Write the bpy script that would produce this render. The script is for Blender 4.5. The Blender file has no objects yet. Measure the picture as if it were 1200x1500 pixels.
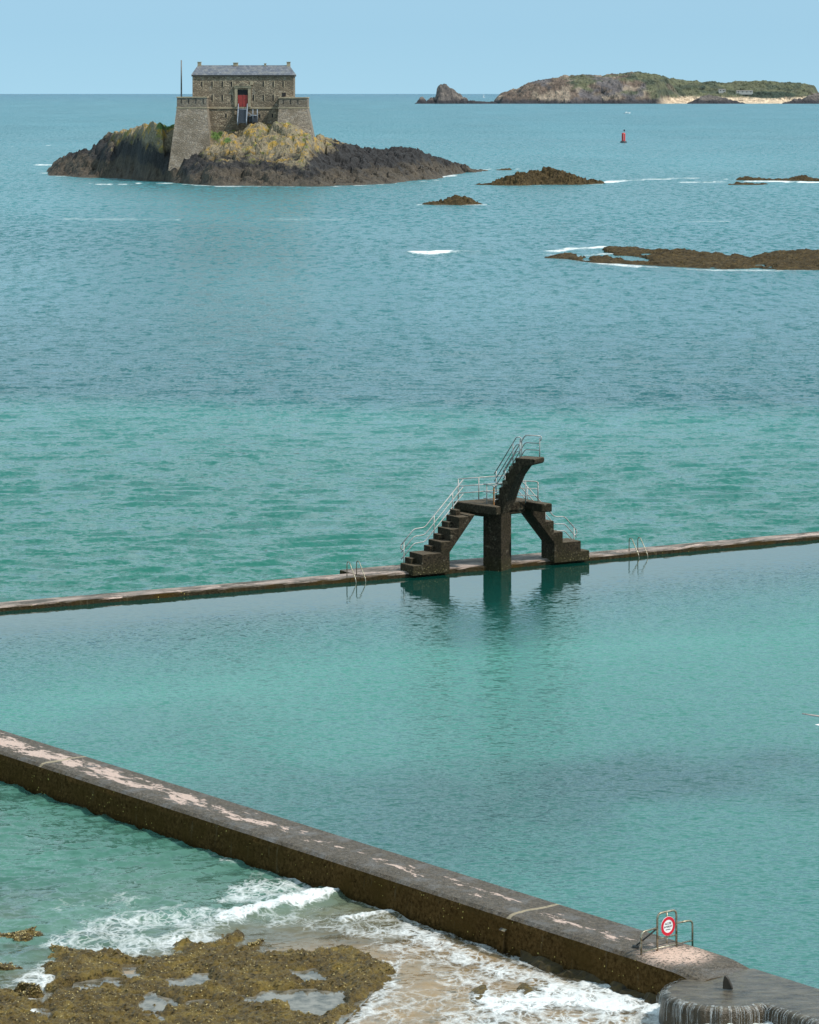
import bpy, bmesh, math, random
import numpy as np
from mathutils import Vector
R = math.radians
random.seed(7)
rng = np.random.default_rng(11)
S = bpy.context.scene
COL = S.collection

# ------------------------------------------------------------------ camera, sky, sun, exposure
F, HC, HY = 4600.0, 22.0, 137.0          # focal length in photo pixels, eye height above the pool, horizon row
cam = bpy.data.objects.new('camera', bpy.data.cameras.new('camera'))
COL.objects.link(cam)
cam.location = (0, 0, HC)
cam.rotation_euler = (R(90), 0, 0)
cam.data.sensor_fit = 'VERTICAL'
cam.data.sensor_height = 36
cam.data.lens = F/1500*36
cam.data.shift_y = -(750-HY)/1500
cam.data.clip_start = 1
cam.data.clip_end = 400000
S.camera = cam

SUN_EL, SUN_AZ = 52, 111                  # azimuth clockwise from +Y (the view direction)
W = bpy.data.worlds.new('World'); S.world = W
W.use_nodes = True
nt = W.node_tree; nt.nodes.clear()
def wn(t, **k):
    n = nt.nodes.new(t)
    for a, b in k.items(): setattr(n, a, b)
    return n
tc = wn('ShaderNodeTexCoord')
sky = wn('ShaderNodeTexSky', sky_type='NISHITA', sun_disc=False, sun_elevation=R(SUN_EL), sun_rotation=R(SUN_AZ))
sky.air_density = 1.0; sky.dust_density = 0.3; sky.ozone_density = 2.5; sky.altitude = 0
sep = wn('ShaderNodeSeparateXYZ'); nt.links.new(tc.outputs['Generated'], sep.inputs[0])
mz = wn('ShaderNodeMath', operation='MULTIPLY_ADD'); mx_ = wn('ShaderNodeMath', operation='MAXIMUM')
nt.links.new(sep.outputs[2], mx_.inputs[0]); mx_.inputs[1].default_value = 0.0
nt.links.new(mx_.outputs[0], mz.inputs[0]); mz.inputs[1].default_value = 0.8; mz.inputs[2].default_value = 0.16
cmb = wn('ShaderNodeCombineXYZ')
nt.links.new(sep.outputs[0], cmb.inputs[0]); nt.links.new(sep.outputs[1], cmb.inputs[1]); nt.links.new(mz.outputs[0], cmb.inputs[2])
nrm = wn('ShaderNodeVectorMath', operation='NORMALIZE'); nt.links.new(cmb.outputs[0], nrm.inputs[0])
nt.links.new(nrm.outputs[0], sky.inputs[0])
# thin bright cloud deck overhead, nothing near the horizon
ns = wn('ShaderNodeTexNoise'); ns.inputs['Scale'].default_value = 2.2; ns.inputs['Detail'].default_value = 6
mp = wn('ShaderNodeMapping'); mp.inputs['Scale'].default_value = (1, 1, 4)
nt.links.new(tc.outputs['Generated'], mp.inputs[0]); nt.links.new(mp.outputs[0], ns.inputs['Vector'])
r1 = wn('ShaderNodeMapRange'); r1.inputs['From Min'].default_value = 0.22; r1.inputs['From Max'].default_value = 0.62
nt.links.new(ns.outputs[0], r1.inputs[0])
r2 = wn('ShaderNodeMapRange'); r2.inputs['From Min'].default_value = 0.02; r2.inputs['From Max'].default_value = 0.15
nt.links.new(sep.outputs[2], r2.inputs[0])
mm = wn('ShaderNodeMath', operation='MULTIPLY'); nt.links.new(r1.outputs[0], mm.inputs[0]); nt.links.new(r2.outputs[0], mm.inputs[1])
mm2 = wn('ShaderNodeMath', operation='MULTIPLY'); nt.links.new(mm.outputs[0], mm2.inputs[0]); mm2.inputs[1].default_value = 0.75
tint = wn('ShaderNodeMix', data_type='RGBA', blend_type='MULTIPLY'); tint.inputs[0].default_value = 1
nt.links.new(sky.outputs[0], tint.inputs[6]); tint.inputs[7].default_value = (0.98, 1.08, 0.965, 1)
TINT = tint
mc = wn('ShaderNodeMix', data_type='RGBA')
nt.links.new(mm2.outputs[0], mc.inputs[0]); nt.links.new(tint.outputs[2], mc.inputs[6]); mc.inputs[7].default_value = (5.95, 7.7, 8.2, 1)
bg = wn('ShaderNodeBackground'); bg.inputs['Strength'].default_value = 0.12
nt.links.new(mc.outputs[2], bg.inputs[0])
wo = wn('ShaderNodeOutputWorld'); nt.links.new(bg.outputs[0], wo.inputs[0])

sl = bpy.data.lights.new('sun', 'SUN'); sl.energy = 3.3; sl.angle = R(2.0); sl.color = (1.0, 0.95, 0.87)
sun = bpy.data.objects.new('sun', sl); COL.objects.link(sun)
sd = Vector((math.sin(R(SUN_AZ))*math.cos(R(SUN_EL)), math.cos(R(SUN_AZ))*math.cos(R(SUN_EL)), math.sin(R(SUN_EL))))
sun.rotation_euler = sd.to_track_quat('Z', 'Y').to_euler()
S.view_settings.view_transform = 'Standard'
S.view_settings.look = 'None'
S.view_settings.exposure = 0.32
S.view_settings.gamma = 1

# ------------------------------------------------------------------ helpers
SEA = -0.8
def P(px, py, Z=0.0):
    D = F*(HC-Z)/(py-HY)
    return ((px-600)*D/F, D)
def PD(px, py, D):
    return ((px-600)*D/F, D, HC-(py-HY)*D/F)
def interp(x, xs, ys): return np.interp(x, xs, ys)
def sstep(a, b, x):
    t = np.clip((x-a)/(b-a), 0, 1); return t*t*(3-2*t)

def _h(ix, iy, seed):
    n = (ix.astype(np.int64)*374761393 + iy.astype(np.int64)*668265263 + seed*974634777) & 0xffffffff
    n = ((n ^ (n >> 13))*1274126177) & 0xffffffff
    n = ((n ^ (n >> 16))*2246822519) & 0xffffffff
    return ((n ^ (n >> 15)) & 0xffffff)/float(0xffffff)
def vnoise(x, y, seed=0):
    ix = np.floor(x); iy = np.floor(y); fx = x-ix; fy = y-iy
    fx = fx*fx*fx*(fx*(fx*6-15)+10); fy = fy*fy*fy*(fy*(fy*6-15)+10)
    a = _h(ix, iy, seed); b = _h(ix+1, iy, seed); c = _h(ix, iy+1, seed); d = _h(ix+1, iy+1, seed)
    return (a*(1-fx)+b*fx)*(1-fy)+(c*(1-fx)+d*fx)*fy
def fbm(x, y, seed=0, o=4, g=0.5):
    s = 0; a = 1; t = 0
    for i in range(o):
        s = s+a*vnoise(x*2**i+i*17.3, y*2**i-i*9.1, seed+i); t += a; a *= g
    return s/t
def ridge(x, y, seed=0, o=4, g=0.5):
    s = 0; a = 1; t = 0
    for i in range(o):
        s = s+a*(1-np.abs(2*vnoise(x*2**i+i*5.3, y*2**i-i*3.1, seed+i)-1)); t += a; a *= g
    return s/t
def cells(x, y, seed=0):
    """worley: distance to nearest, second nearest and a random value of the nearest cell"""
    ix = np.floor(x); iy = np.floor(y)
    d1 = np.full(x.shape, 9.0); d2 = np.full(x.shape, 9.0); v = np.zeros(x.shape)
    for dx in (-1, 0, 1):
        for dy in (-1, 0, 1):
            cx = ix+dx; cy = iy+dy
            px = cx+_h(cx, cy, seed); py = cy+_h(cx, cy, seed+91)
            d = np.hypot(px-x, py-y)
            m = d < d1
            d2 = np.where(m, d1, np.minimum(d2, d)); v = np.where(m, _h(cx, cy, seed+55), v); d1 = np.where(m, d, d1)
    return d1, d2, v
def segdist(X, Y, pts):
    best = np.full(X.shape, 1e9)
    for (ax, ay), (bx, by) in zip(pts[:-1], pts[1:]):
        vx, vy = bx-ax, by-ay; L = vx*vx+vy*vy+1e-12
        t = np.clip(((X-ax)*vx+(Y-ay)*vy)/L, 0, 1)
        best = np.minimum(best, np.hypot(X-ax-t*vx, Y-ay-t*vy))
    return best
def polysd(X, Y, poly):
    """positive inside"""
    ins = np.zeros(X.shape, bool); n = len(poly)
    for i in range(n):
        x1, y1 = poly[i]; x2, y2 = poly[(i+1) % n]
        c = ((y1 > Y) != (y2 > Y)) & (X < (x2-x1)*(Y-y1)/((y2-y1) if y2 != y1 else 1e-9)+x1)
        ins ^= c
    d = segdist(X, Y, list(poly)+[poly[0]])
    return np.where(ins, d, -d)

def tag(o, label=None, cat=None, group=None, kind=None):
    if label: o['label'] = label
    if cat: o['category'] = cat
    if group: o['group'] = group
    if kind: o['kind'] = kind
    return o
def empty(name, loc=(0, 0, 0), rz=0.0):
    o = bpy.data.objects.new(name, None); COL.objects.link(o)
    o.location = loc; o.rotation_euler = (0, 0, rz); o.empty_display_size = 0.2
    return o

class MB:
    def __init__(s): s.v = []; s.f = []
    def add(s, vs, fs):
        o = len(s.v); s.v += [tuple(map(float, p)) for p in vs]; s.f += [tuple(i+o for i in f) for f in fs]
    def hexa(s, p):       # 4 bottom (ccw from above), 4 top
        s.add(p, [(3, 2, 1, 0), (4, 5, 6, 7), (0, 1, 5, 4), (1, 2, 6, 5), (2, 3, 7, 6), (3, 0, 4, 7)])
    def box(s, x0, x1, y0, y1, z0, z1):
        s.hexa([(x0, y0, z0), (x1, y0, z0), (x1, y1, z0), (x0, y1, z0), (x0, y0, z1), (x1, y0, z1), (x1, y1, z1), (x0, y1, z1)])
    def prism(s, poly, fn, a, b):
        """2d outline swept from a to b, fn(p, t) gives the 3d point"""
        n = len(poly)
        s.add([fn(p, a) for p in poly]+[fn(p, b) for p in poly],
              [tuple(range(n))[::-1], tuple(range(n, 2*n))]+[(i, (i+1) % n, n+(i+1) % n, n+i) for i in range(n)])
    def tube(s, pts, r, seg=8, cap=True):
        pts = [Vector(p) for p in pts]; rings = []
        up = Vector((0, 0, 1))
        prev = None
        for i, p in enumerate(pts):
            d = (pts[min(i+1, len(pts)-1)]-pts[max(i-1, 0)]).normalized()
            if prev is None:
                a = d.cross(up if abs(d.z) < .95 else Vector((1, 0, 0))).normalized()
            else:
                a = (prev-d*prev.dot(d)).normalized()
            prev = a
            b = d.cross(a)
            rr = r[i] if isinstance(r, (list, tuple)) else r
            rings.append([p+(a*math.cos(2*math.pi*k/seg)+b*math.sin(2*math.pi*k/seg))*rr for k in range(seg)])
        vs = [q for g in rings for q in g]; fs = []
        for i in range(len(pts)-1):
            for k in range(seg):
                k2 = (k+1) % seg
                fs.append((i*seg+k, i*seg+k2, (i+1)*seg+k2, (i+1)*seg+k))
        if cap:
            fs.append(tuple(range(seg))[::-1]); fs.append(tuple((len(pts)-1)*seg+k for k in range(seg)))
        s.add(vs, fs)
    def lathe(s, prof, cx=0, cy=0, seg=20):
        vs = [(cx+r*math.cos(2*math.pi*k/seg), cy+r*math.sin(2*math.pi*k/seg), z) for r, z in prof for k in range(seg)]
        fs = [(i*seg+k, i*seg+(k+1) % seg, (i+1)*seg+(k+1) % seg, (i+1)*seg+k) for i in range(len(prof)-1) for k in range(seg)]
        fs.append(tuple(range(seg))[::-1]); fs.append(tuple((len(prof)-1)*seg+k for k in range(seg)))
        s.add(vs, fs)
    def build(s, name, mat, parent=None, smooth=False, bevel=0, segs=2, fix=True):
        me = bpy.data.meshes.new(name); me.from_pydata(s.v, [], s.f); me.update()
        if fix:
            bm = bmesh.new(); bm.from_mesh(me); bmesh.ops.recalc_face_normals(bm, faces=bm.faces); bm.to_mesh(me); bm.free()
        o = bpy.data.objects.new(name, me); COL.objects.link(o)
        if mat: me.materials.append(mat)
        if smooth: me.polygons.foreach_set('use_smooth', [True]*len(me.polygons))
        if bevel:
            m = o.modifiers.new('bevel', 'BEVEL'); m.width = bevel; m.segments = segs; m.limit_method = 'ANGLE'; m.angle_limit = R(30)
        if parent: o.parent = parent
        return o

def grid_mesh(name, X, Y, Z, mat, attrs=None, keep=None, smooth=True, parent=None):
    """X, Y, Z are (rows, cols) arrays; keep is an optional mask of quads"""
    nr, nc = X.shape
    me = bpy.data.meshes.new(name)
    idx = np.arange(nr*nc).reshape(nr, nc)
    q = np.stack([idx[:-1, :-1], idx[:-1, 1:], idx[1:, 1:], idx[1:, :-1]], -1)
    q = q[keep] if keep is not None else q.reshape(-1, 4)
    used = np.zeros(nr*nc, bool); used[q.ravel()] = True
    remap = np.cumsum(used)-1
    q = remap[q]
    co = np.stack([X.ravel(), Y.ravel(), Z.ravel()], -1)[used].astype(np.float32)
    me.vertices.add(len(co)); me.vertices.foreach_set('co', co.ravel())
    me.loops.add(q.size); me.loops.foreach_set('vertex_index', q.ravel().astype(np.int32))
    me.polygons.add(len(q)); me.polygons.foreach_set('loop_start', np.arange(0, q.size, 4, dtype=np.int32))
    me.polygons.foreach_set('use_smooth', np.full(len(q), smooth))
    me.update(calc_edges=True)
    for k, a in (attrs or {}).items():
        a = np.asarray(a, np.float32)
        if a.ndim == 3:
            a = a.reshape(-1, 3)[used]
            at = me.attributes.new(k, 'FLOAT_COLOR', 'POINT')
            at.data.foreach_set('color', np.concatenate([a, np.ones((len(a), 1), np.float32)], 1).ravel())
        else:
            at = me.attributes.new(k, 'FLOAT', 'POINT'); at.data.foreach_set('value', a.ravel()[used])
    if mat: me.materials.append(mat)
    o = bpy.data.objects.new(name, me); COL.objects.link(o)
    if parent: o.parent = parent
    return o
def ramp_rgb(x, stops):
    xs = [s[0] for s in stops]
    return np.stack([np.interp(x, xs, [s[1][i] for s in stops]) for i in range(3)], -1)

# ------------------------------------------------------------------ material helpers
class M:
    def __init__(s, name):
        s.m = bpy.data.materials.new(name); s.m.use_nodes = True
        s.t = s.m.node_tree; s.t.nodes.clear()
        s.out = s.n('ShaderNodeOutputMaterial')
        s.pos = s.n('ShaderNodeNewGeometry').outputs['Position']
    def n(s, t, **k):
        x = s.t.nodes.new(t)
        for a, b in k.items(): setattr(x, a, b)
        return x
    def put(s, sock, v):
        if hasattr(v, 'is_output') or isinstance(v, bpy.types.NodeSocket): s.t.links.new(v, sock)
        elif isinstance(v, (tuple, list)) and len(v) == 3 and sock.type == 'RGBA': sock.default_value = (*v, 1)
        else: sock.default_value = v
    def math(s, op, a, b=0.0, c=None, clamp=False):
        x = s.n('ShaderNodeMath', operation=op, use_clamp=clamp); s.put(x.inputs[0], a); s.put(x.inputs[1], b)
        if c is not None: s.put(x.inputs[2], c)
        return x.outputs[0]
    def vm(s, op, a, b=None, scale=None):
        x = s.n('ShaderNodeVectorMath', operation=op); s.put(x.inputs[0], a)
        if b is not None: s.put(x.inputs[1], b)
        if scale is not None: s.put(x.inputs[3], scale)
        return x.outputs[0]
    def map(s, scale=(1, 1, 1), rot=(0, 0, 0), loc=(0, 0, 0), vec=None):
        x = s.n('ShaderNodeMapping'); s.put(x.inputs[0], vec if vec is not None else s.pos)
        x.inputs['Location'].default_value = loc; x.inputs['Rotation'].default_value = rot; x.inputs['Scale'].default_value = scale
        return x.outputs[0]
    def noise(s, scale, detail=4, rough=0.55, vec=None, dist=0.0, col=False):
        x = s.n('ShaderNodeTexNoise'); s.put(x.inputs['Vector'], vec if vec is not None else s.pos)
        x.inputs['Scale'].default_value = scale; x.inputs['Detail'].default_value = detail
        x.inputs['Roughness'].default_value = rough; x.inputs['Distortion'].default_value = dist
        return x.outputs[1 if col else 0]
    def vor(s, scale, feature='F1', vec=None, out=0, rnd=1.0):
        x = s.n('ShaderNodeTexVoronoi', feature=feature); s.put(x.inputs['Vector'], vec if vec is not None else s.pos)
        x.inputs['Scale'].default_value = scale; x.inputs['Randomness'].default_value = rnd
        return x.outputs[out]
    def rng(s, v, a, b, c=0.0, d=1.0, smooth=False):
        x = s.n('ShaderNodeMapRange', interpolation_type='SMOOTHSTEP' if smooth else 'LINEAR')
        s.put(x.inputs['Value'], v)
        for i, k in zip(('From Min', 'From Max', 'To Min', 'To Max'), (a, b, c, d)): s.put(x.inputs[i], k)
        return x.outputs[0]
    def mix(s, f, a, b, mode='MIX'):
        x = s.n('ShaderNodeMix', data_type='RGBA', blend_type=mode)
        s.put(x.inputs[0], f); s.put(x.inputs[6], a); s.put(x.inputs[7], b)
        return x.outputs[2]
    def sep(s, v=None):
        x = s.n('ShaderNodeSeparateXYZ'); s.put(x.inputs[0], v if v is not None else s.pos); return x.outputs
    def attr(s, name, fac=True):
        x = s.n('ShaderNodeAttribute', attribute_name=name); return x.outputs[2 if fac else 0]
    def bump(s, h, strength=0.5, dist=0.05, normal=None):
        x = s.n('ShaderNodeBump'); s.put(x.inputs['Height'], h); x.inputs['Strength'].default_value = strength
        x.inputs['Distance'].default_value = dist
        if normal is not None: s.put(x.inputs['Normal'], normal)
        return x.outputs[0]
    def pbr(s, col, rough=0.7, normal=None, metal=0.0, ior=None, spec=None, link=True):
        x = s.n('ShaderNodeBsdfPrincipled'); s.put(x.inputs['Base Color'], col); s.put(x.inputs['Roughness'], rough)
        s.put(x.inputs['Metallic'], metal)
        if ior: x.inputs['IOR'].default_value = ior
        if spec is not None: s.put(x.inputs['Specular IOR Level'], spec)
        if normal is not None: s.put(x.inputs['Normal'], normal)
        if link: s.t.links.new(x.outputs[0], s.out.inputs[0])
        return x.outputs[0]

# ------------------------------------------------------------------ materials
def mat_water(name, far=True, pool=False):
    m = M(name)
    body = m.attr('body', False)
    foam = m.attr('foam')
    rip = m.attr('ripple')
    ng = m.n('ShaderNodeNewGeometry').outputs['Normal']
    def pert(scale, amt, st=(1, 1, 1), det=3, rot=0.0, ro=0.55):
        c = m.noise(scale, det, ro, vec=m.map(st, (0, 0, rot)), col=True)
        v = m.vm('SUBTRACT', c, (0.5, 0.5, 0.5))
        return m.vm('MULTIPLY', v, (amt*0.75, amt, 0.0))
    if pool:
        a = m.vm('ADD', pert(9.0, 1.25, (0.42, 1, 1), 3, 0.12), pert(2.2, 0.40, (0.45, 1, 1), 3, -0.1))
    else:
        a = m.vm('ADD', pert(4.5, 1.7, (0.6, 1, 1), 5, 0.1, .7), pert(1.15, 1.6, (0.7, 1, 1), 6, -0.12, .75))
        a = m.vm('ADD', a, m.vm('SCALE', m.vm('ADD', pert(0.60, 1.9, (2.4, 1, 1), 6, 0.06, .75), pert(0.20, 2.1, (3.6, 1, 1), 4, -0.05, .7)), scale=m.attr('far')))
    a = m.vm('SCALE', a, scale=rip)
    if not pool:                      # wind chop is steeper on the side facing the shore
        a = m.vm('ADD', a, m.vm('SCALE', (0.02, -0.085, 0.0), scale=m.rng(m.attr('far'), 0.0, 0.15)))
    N = m.vm('NORMALIZE', m.vm('ADD', ng, a))
    if pool:
        m.pbr(body, m.attr('rough'), N, ior=1.333)
        return m.m
    wv = m.vm('ADD', m.pos, m.vm('SCALE', m.vm('SUBTRACT', m.noise(1.1, 3, col=True), (.5, .5, .5)), scale=1.1))
    wv = m.vm('MULTIPLY', wv, (1.0, 0.62, 1.0))
    e1 = m.vor(1.7, 'DISTANCE_TO_EDGE', wv)
    e2 = m.vor(4.6, 'DISTANCE_TO_EDGE', wv)
    lace = m.math('MINIMUM', e1, m.math('MULTIPLY_ADD', e2, 0.8, 0.03))
    fine = m.noise(9, 5, 0.7)
    mid = m.noise(0.9, 4, 0.6)
    lace = m.math('MINIMUM', m.math('MULTIPLY', lace, 4.2), 1.0)
    v = m.math('SUBTRACT', foam, m.math('MULTIPLY', lace, 0.80))
    v = m.math('ADD', v, m.math('MULTIPLY', m.math('SUBTRACT', fine, 0.5), 0.9))
    v = m.math('ADD', v, m.math('MULTIPLY', m.math('SUBTRACT', mid, 0.5), 1.5))
    mask = m.math('MULTIPLY', m.rng(v, 0.16, 1.0, 0.0, 0.92), m.rng(foam, 0.02, 0.25))
    mask = m.math('MAXIMUM', mask, m.rng(m.math('ADD', foam, m.math('MULTIPLY', m.math('SUBTRACT', fine, 0.5), 1.6)), 1.15, 1.45))
    water = m.pbr(body, m.attr('rough'), N, ior=1.333, link=False)
    fo = m.pbr((0.76, 0.78, 0.77), 0.65, m.bump(m.math('ADD', fine, mask), 0.7, 0.06), link=False)
    tr = m.n('ShaderNodeBsdfTransparent'); tr.inputs[0].default_value = (0.95, 0.95, 0.90, 1)
    gl = m.n('ShaderNodeBsdfGlossy'); gl.inputs['Roughness'].default_value = 0.07; m.put(gl.inputs['Normal'], N)
    fr = m.n('ShaderNodeFresnel'); fr.inputs[0].default_value = 1.333; m.put(fr.inputs['Normal'], N)
    clear = m.n('ShaderNodeMixShader'); m.put(clear.inputs[0], fr.outputs[0]); m.put(clear.inputs[1], tr.outputs[0]); m.put(clear.inputs[2], gl.outputs[0])
    ms = m.n('ShaderNodeMixShader'); m.put(ms.inputs[0], m.attr('opac')); m.put(ms.inputs[1], clear.outputs[0]); m.put(ms.inputs[2], water)
    m2 = m.n('ShaderNodeMixShader'); m.put(m2.inputs[0], mask); m.put(m2.inputs[1], ms.outputs[0]); m.put(m2.inputs[2], fo)
    m.t.links.new(m2.outputs[0], m.out.inputs[0])
    return m.m
SEA_M = mat_water('sea_water'); POOL_M = mat_water('pool_water', pool=True)

def mat_wall(pink_dir, origin, bias=None):
    """old concrete: grey speckled top with flaking pink paint along its middle, brown algae on the sides"""
    m = M('old_concrete_wall')
    t = Vector(pink_dir); n = Vector((-t.y, t.x, 0))
    rel = m.vm('SUBTRACT', m.pos, tuple(origin))
    def dot(v):
        x = m.n('ShaderNodeVectorMath', operation='DOT_PRODUCT'); m.put(x.inputs[0], rel); x.inputs[1].default_value = tuple(v); return x.outputs['Value']
    al, ac = dot(t), dot(n)
    nz = m.sep(m.n('ShaderNodeNewGeometry').outputs['Normal'])[2]
    top = m.rng(nz, 0.45, 0.8)
    n1 = m.noise(1.3, 6, 0.65); n2 = m.noise(9, 5, 0.7); n3 = m.noise(30, 3, 0.7)
    grey = m.mix(m.rng(n2, 0.32, 0.68), (0.030, 0.021, 0.013), (0.145, 0.114, 0.080))
    grey = m.mix(m.rng(n1, 0.5, 0.68), grey, (0.145, 0.138, 0.130))
    grey = m.mix(m.math('MULTIPLY', m.rng(n3, 0.56, 0.66), 0.5), grey, (0.30, 0.29, 0.27))
    st = m.n('ShaderNodeCombineXYZ'); m.put(st.inputs[0], m.math('MULTIPLY', al, 0.35)); m.put(st.inputs[1], m.math('MULTIPLY', ac, 1.0))
    pn = m.math('ADD', m.noise(1.9, 8, 0.75, vec=st.outputs[0], dist=0.2), m.math('MULTIPLY', m.math('SUBTRACT', m.noise(6.0, 4, 0.75, vec=st.outputs[0]), 0.5), 0.35))
    band = m.math('SUBTRACT', 1.0, m.math('POWER', m.math('ABSOLUTE', m.math('MULTIPLY', ac, 1.35)), 2.0))
    pv = m.math('ADD', pn, m.math('MULTIPLY', m.math('SUBTRACT', band, 0.8), 0.2))
    big = m.noise(0.16, 2, 0.5, vec=st.outputs[0])
    pv = m.math('ADD', pv, m.math('MULTIPLY', m.math('SUBTRACT', big, 0.5), 0.55))
    pv = m.math('ADD', pv, bias(m, al)) if bias else pv
    pink = m.rng(pv, 0.565, 0.60)
    pinkc = m.mix(m.rng(n3, 0.35, 0.7), (0.50, 0.355, 0.285), (0.68, 0.51, 0.435))
    grey = m.mix(pink, grey, pinkc)
    return m, top, grey, al, ac, n1, n2, n3, rel, st

def finish_wall(pack, al_col=((0.024, 0.013, 0.004), (0.135, 0.080, 0.030))):
    m, top, grey, al, ac, n1, n2, n3, rel, st = pack
    z = m.sep()[2]
    br = m.mix(m.rng(n2, 0.3, 0.7), *al_col)
    br = m.mix(m.rng(m.noise(0.8, 4), 0.45, 0.7), br, (0.070, 0.042, 0.013))
    d = m.vor(6.5, 'F1'); d2 = m.noise(0.5, 3)
    spots = m.math('MULTIPLY', m.math('LESS_THAN', d, m.rng(m.noise(2.5, 2), 0.40, 0.66, 0.03, 0.155)), m.rng(d2, 0.40, 0.46))
    br = m.mix(spots, br, (0.50, 0.40, 0.12))
    sk = m.noise(1.0, 5, 0.7, vec=m.map((3.0, 3.0, 0.35)))
    br = m.mix(m.math('MULTIPLY', m.rng(sk, 0.60, 0.74), 0.55), br, (0.16, 0.13, 0.08))
    br = m.mix(m.rng(m.math('ADD', m.sep()[2], m.math('MULTIPLY', m.math('SUBTRACT', n2, .5), .5)), -0.55, -0.85, 0.0, 0.8), br, (0.012, 0.010, 0.004))
    col = m.mix(top, br, grey)
    h = m.math('ADD', m.math('MULTIPLY', n2, 1.0), m.math('MULTIPLY', n3, 0.5))
    m.pbr(col, m.rng(n1, 0.3, 0.7, 0.55, 0.9), m.bump(h, 1.0, 0.06), spec=m.math('MULTIPLY', top, 0.35))
    return m.m

m = M('algae_concrete')
n1 = m.noise(1.6, 6, 0.65); n2 = m.noise(11, 5, 0.7); n3 = m.noise(40, 3, 0.6)
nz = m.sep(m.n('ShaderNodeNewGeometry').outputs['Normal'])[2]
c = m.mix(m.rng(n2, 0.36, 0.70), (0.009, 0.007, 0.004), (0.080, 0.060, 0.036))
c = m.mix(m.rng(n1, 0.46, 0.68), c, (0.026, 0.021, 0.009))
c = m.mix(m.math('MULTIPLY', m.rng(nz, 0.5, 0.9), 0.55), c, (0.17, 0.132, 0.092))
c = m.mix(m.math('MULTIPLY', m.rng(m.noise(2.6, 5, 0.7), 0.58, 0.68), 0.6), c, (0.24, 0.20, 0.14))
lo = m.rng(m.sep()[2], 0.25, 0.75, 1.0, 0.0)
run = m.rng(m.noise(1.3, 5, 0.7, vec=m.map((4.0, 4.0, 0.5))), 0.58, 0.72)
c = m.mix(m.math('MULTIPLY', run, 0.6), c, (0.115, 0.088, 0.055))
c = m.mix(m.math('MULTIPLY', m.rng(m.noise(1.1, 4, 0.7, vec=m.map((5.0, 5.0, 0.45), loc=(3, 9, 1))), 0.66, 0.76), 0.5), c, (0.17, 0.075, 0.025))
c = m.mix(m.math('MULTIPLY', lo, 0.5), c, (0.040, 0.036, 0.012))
c = m.mix(m.math('MULTIPLY', lo, m.math('LESS_THAN', m.vor(9), 0.17)), c, (0.28, 0.24, 0.11))
m.pbr(c, 0.9, m.bump(m.math('ADD', n2, m.math('MULTIPLY', n3, 0.4)), 1.0, 0.08), spec=0.2); CONC = m.m

m = M('galvanised_steel')
n = m.noise(6, 4, 0.7)
m.pbr(m.mix(m.rng(n, 0.35, 0.7), (0.42, 0.42, 0.41), (0.27, 0.26, 0.23)), 0.55, metal=0.35); STEEL = m.m
m = M('tarnished_steel')
n = m.noise(9, 4, 0.7)
m.pbr(m.mix(m.rng(n, 0.35, 0.65), (0.40, 0.38, 0.30), (0.13, 0.10, 0.05)), 0.4, metal=0.7); DSTEEL = m.m
m = M('rusty_post'); m.pbr(m.mix(m.rng(m.noise(12, 4), .4, .6), (0.42, 0.16, 0.03), (0.22, 0.10, 0.04)), 0.8); RUST = m.m

def simple(name, col, rough=0.6, var=0.25, scale=3.0, metal=0.0):
    m = M(name); n = m.noise(scale, 5, 0.65)
    d = tuple(c*(1-var) for c in col); e = tuple(min(1, c*(1+var)) for c in col)
    m.pbr(m.mix(m.rng(n, 0.3, 0.7), d, e), rough, m.bump(n, 0.3, 0.02), metal=metal); return m.m

def mat_masonry(name, base, light, dark, sx=1.0):
    m = M(name)
    p = m.map((1.0*sx, 1.0*sx, 1.9*sx), vec=m.vm('ADD', m.pos, m.vm('SCALE', m.noise(0.8, 3, col=True), scale=0.5)))
    cv = m.vor(1.55, 'F1', p, 1)
    e = m.vor(1.55, 'DISTANCE_TO_EDGE', p)
    g = m.sep(cv)[0]
    c = m.mix(g, dark, light)
    c = m.mix(m.rng(m.sep(cv)[1], 0.55, 0.95), c, base)
    c = m.mix(m.rng(m.noise(0.22, 5, 0.65), 0.42, 0.68), c, tuple(0.55*x for x in base))
    c = m.mix(m.rng(m.noise(0.6, 5, 0.7), 0.58, 0.72), c, (0.40, 0.36, 0.30))
    mort = m.rng(e, 0.03, 0.10, 1.0, 0.0)
    c = m.mix(m.math('MULTIPLY', mort, 0.55), c, (0.10, 0.085, 0.065))
    m.pbr(c, 0.9, m.bump(m.rng(e, 0.0, 0.2), 0.9, 0.12)); return m.m
FORT = mat_masonry('fort_rubble_stone', (0.30, 0.235, 0.16), (0.44, 0.355, 0.25), (0.15, 0.115, 0.08))
BAST = mat_masonry('bastion_stone', (0.32, 0.255, 0.18), (0.42, 0.36, 0.29), (0.18, 0.15, 0.12), 1.25)
DRESS = simple('dressed_granite', (0.37, 0.30, 0.20), 0.85, 0.3, 0.9)
m = M('slate_roof')
b = m.n('ShaderNodeTexBrick'); m.put(b.inputs['Vector'], m.map((1, 1, 1), (R(90), 0, 0))); b.inputs['Scale'].default_value = 1.0
b.inputs['Color1'].default_value = (0.075, 0.085, 0.11, 1); b.inputs['Color2'].default_value = (0.15, 0.16, 0.185, 1); b.inputs['Mortar'].default_value = (0.05, 0.05, 0.06, 1)
b.inputs['Brick Width'].default_value = 0.7; b.inputs['Row Height'].default_value = 0.42; b.inputs['Mortar Size'].default_value = 0.03
m.pbr(m.mix(m.rng(m.noise(0.5, 5, .7), .45, .7), b.outputs[0], (0.20, 0.195, 0.18)), 0.6, m.bump(b.outputs[1], 0.6, -0.05)); SLATE = m.m
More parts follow.
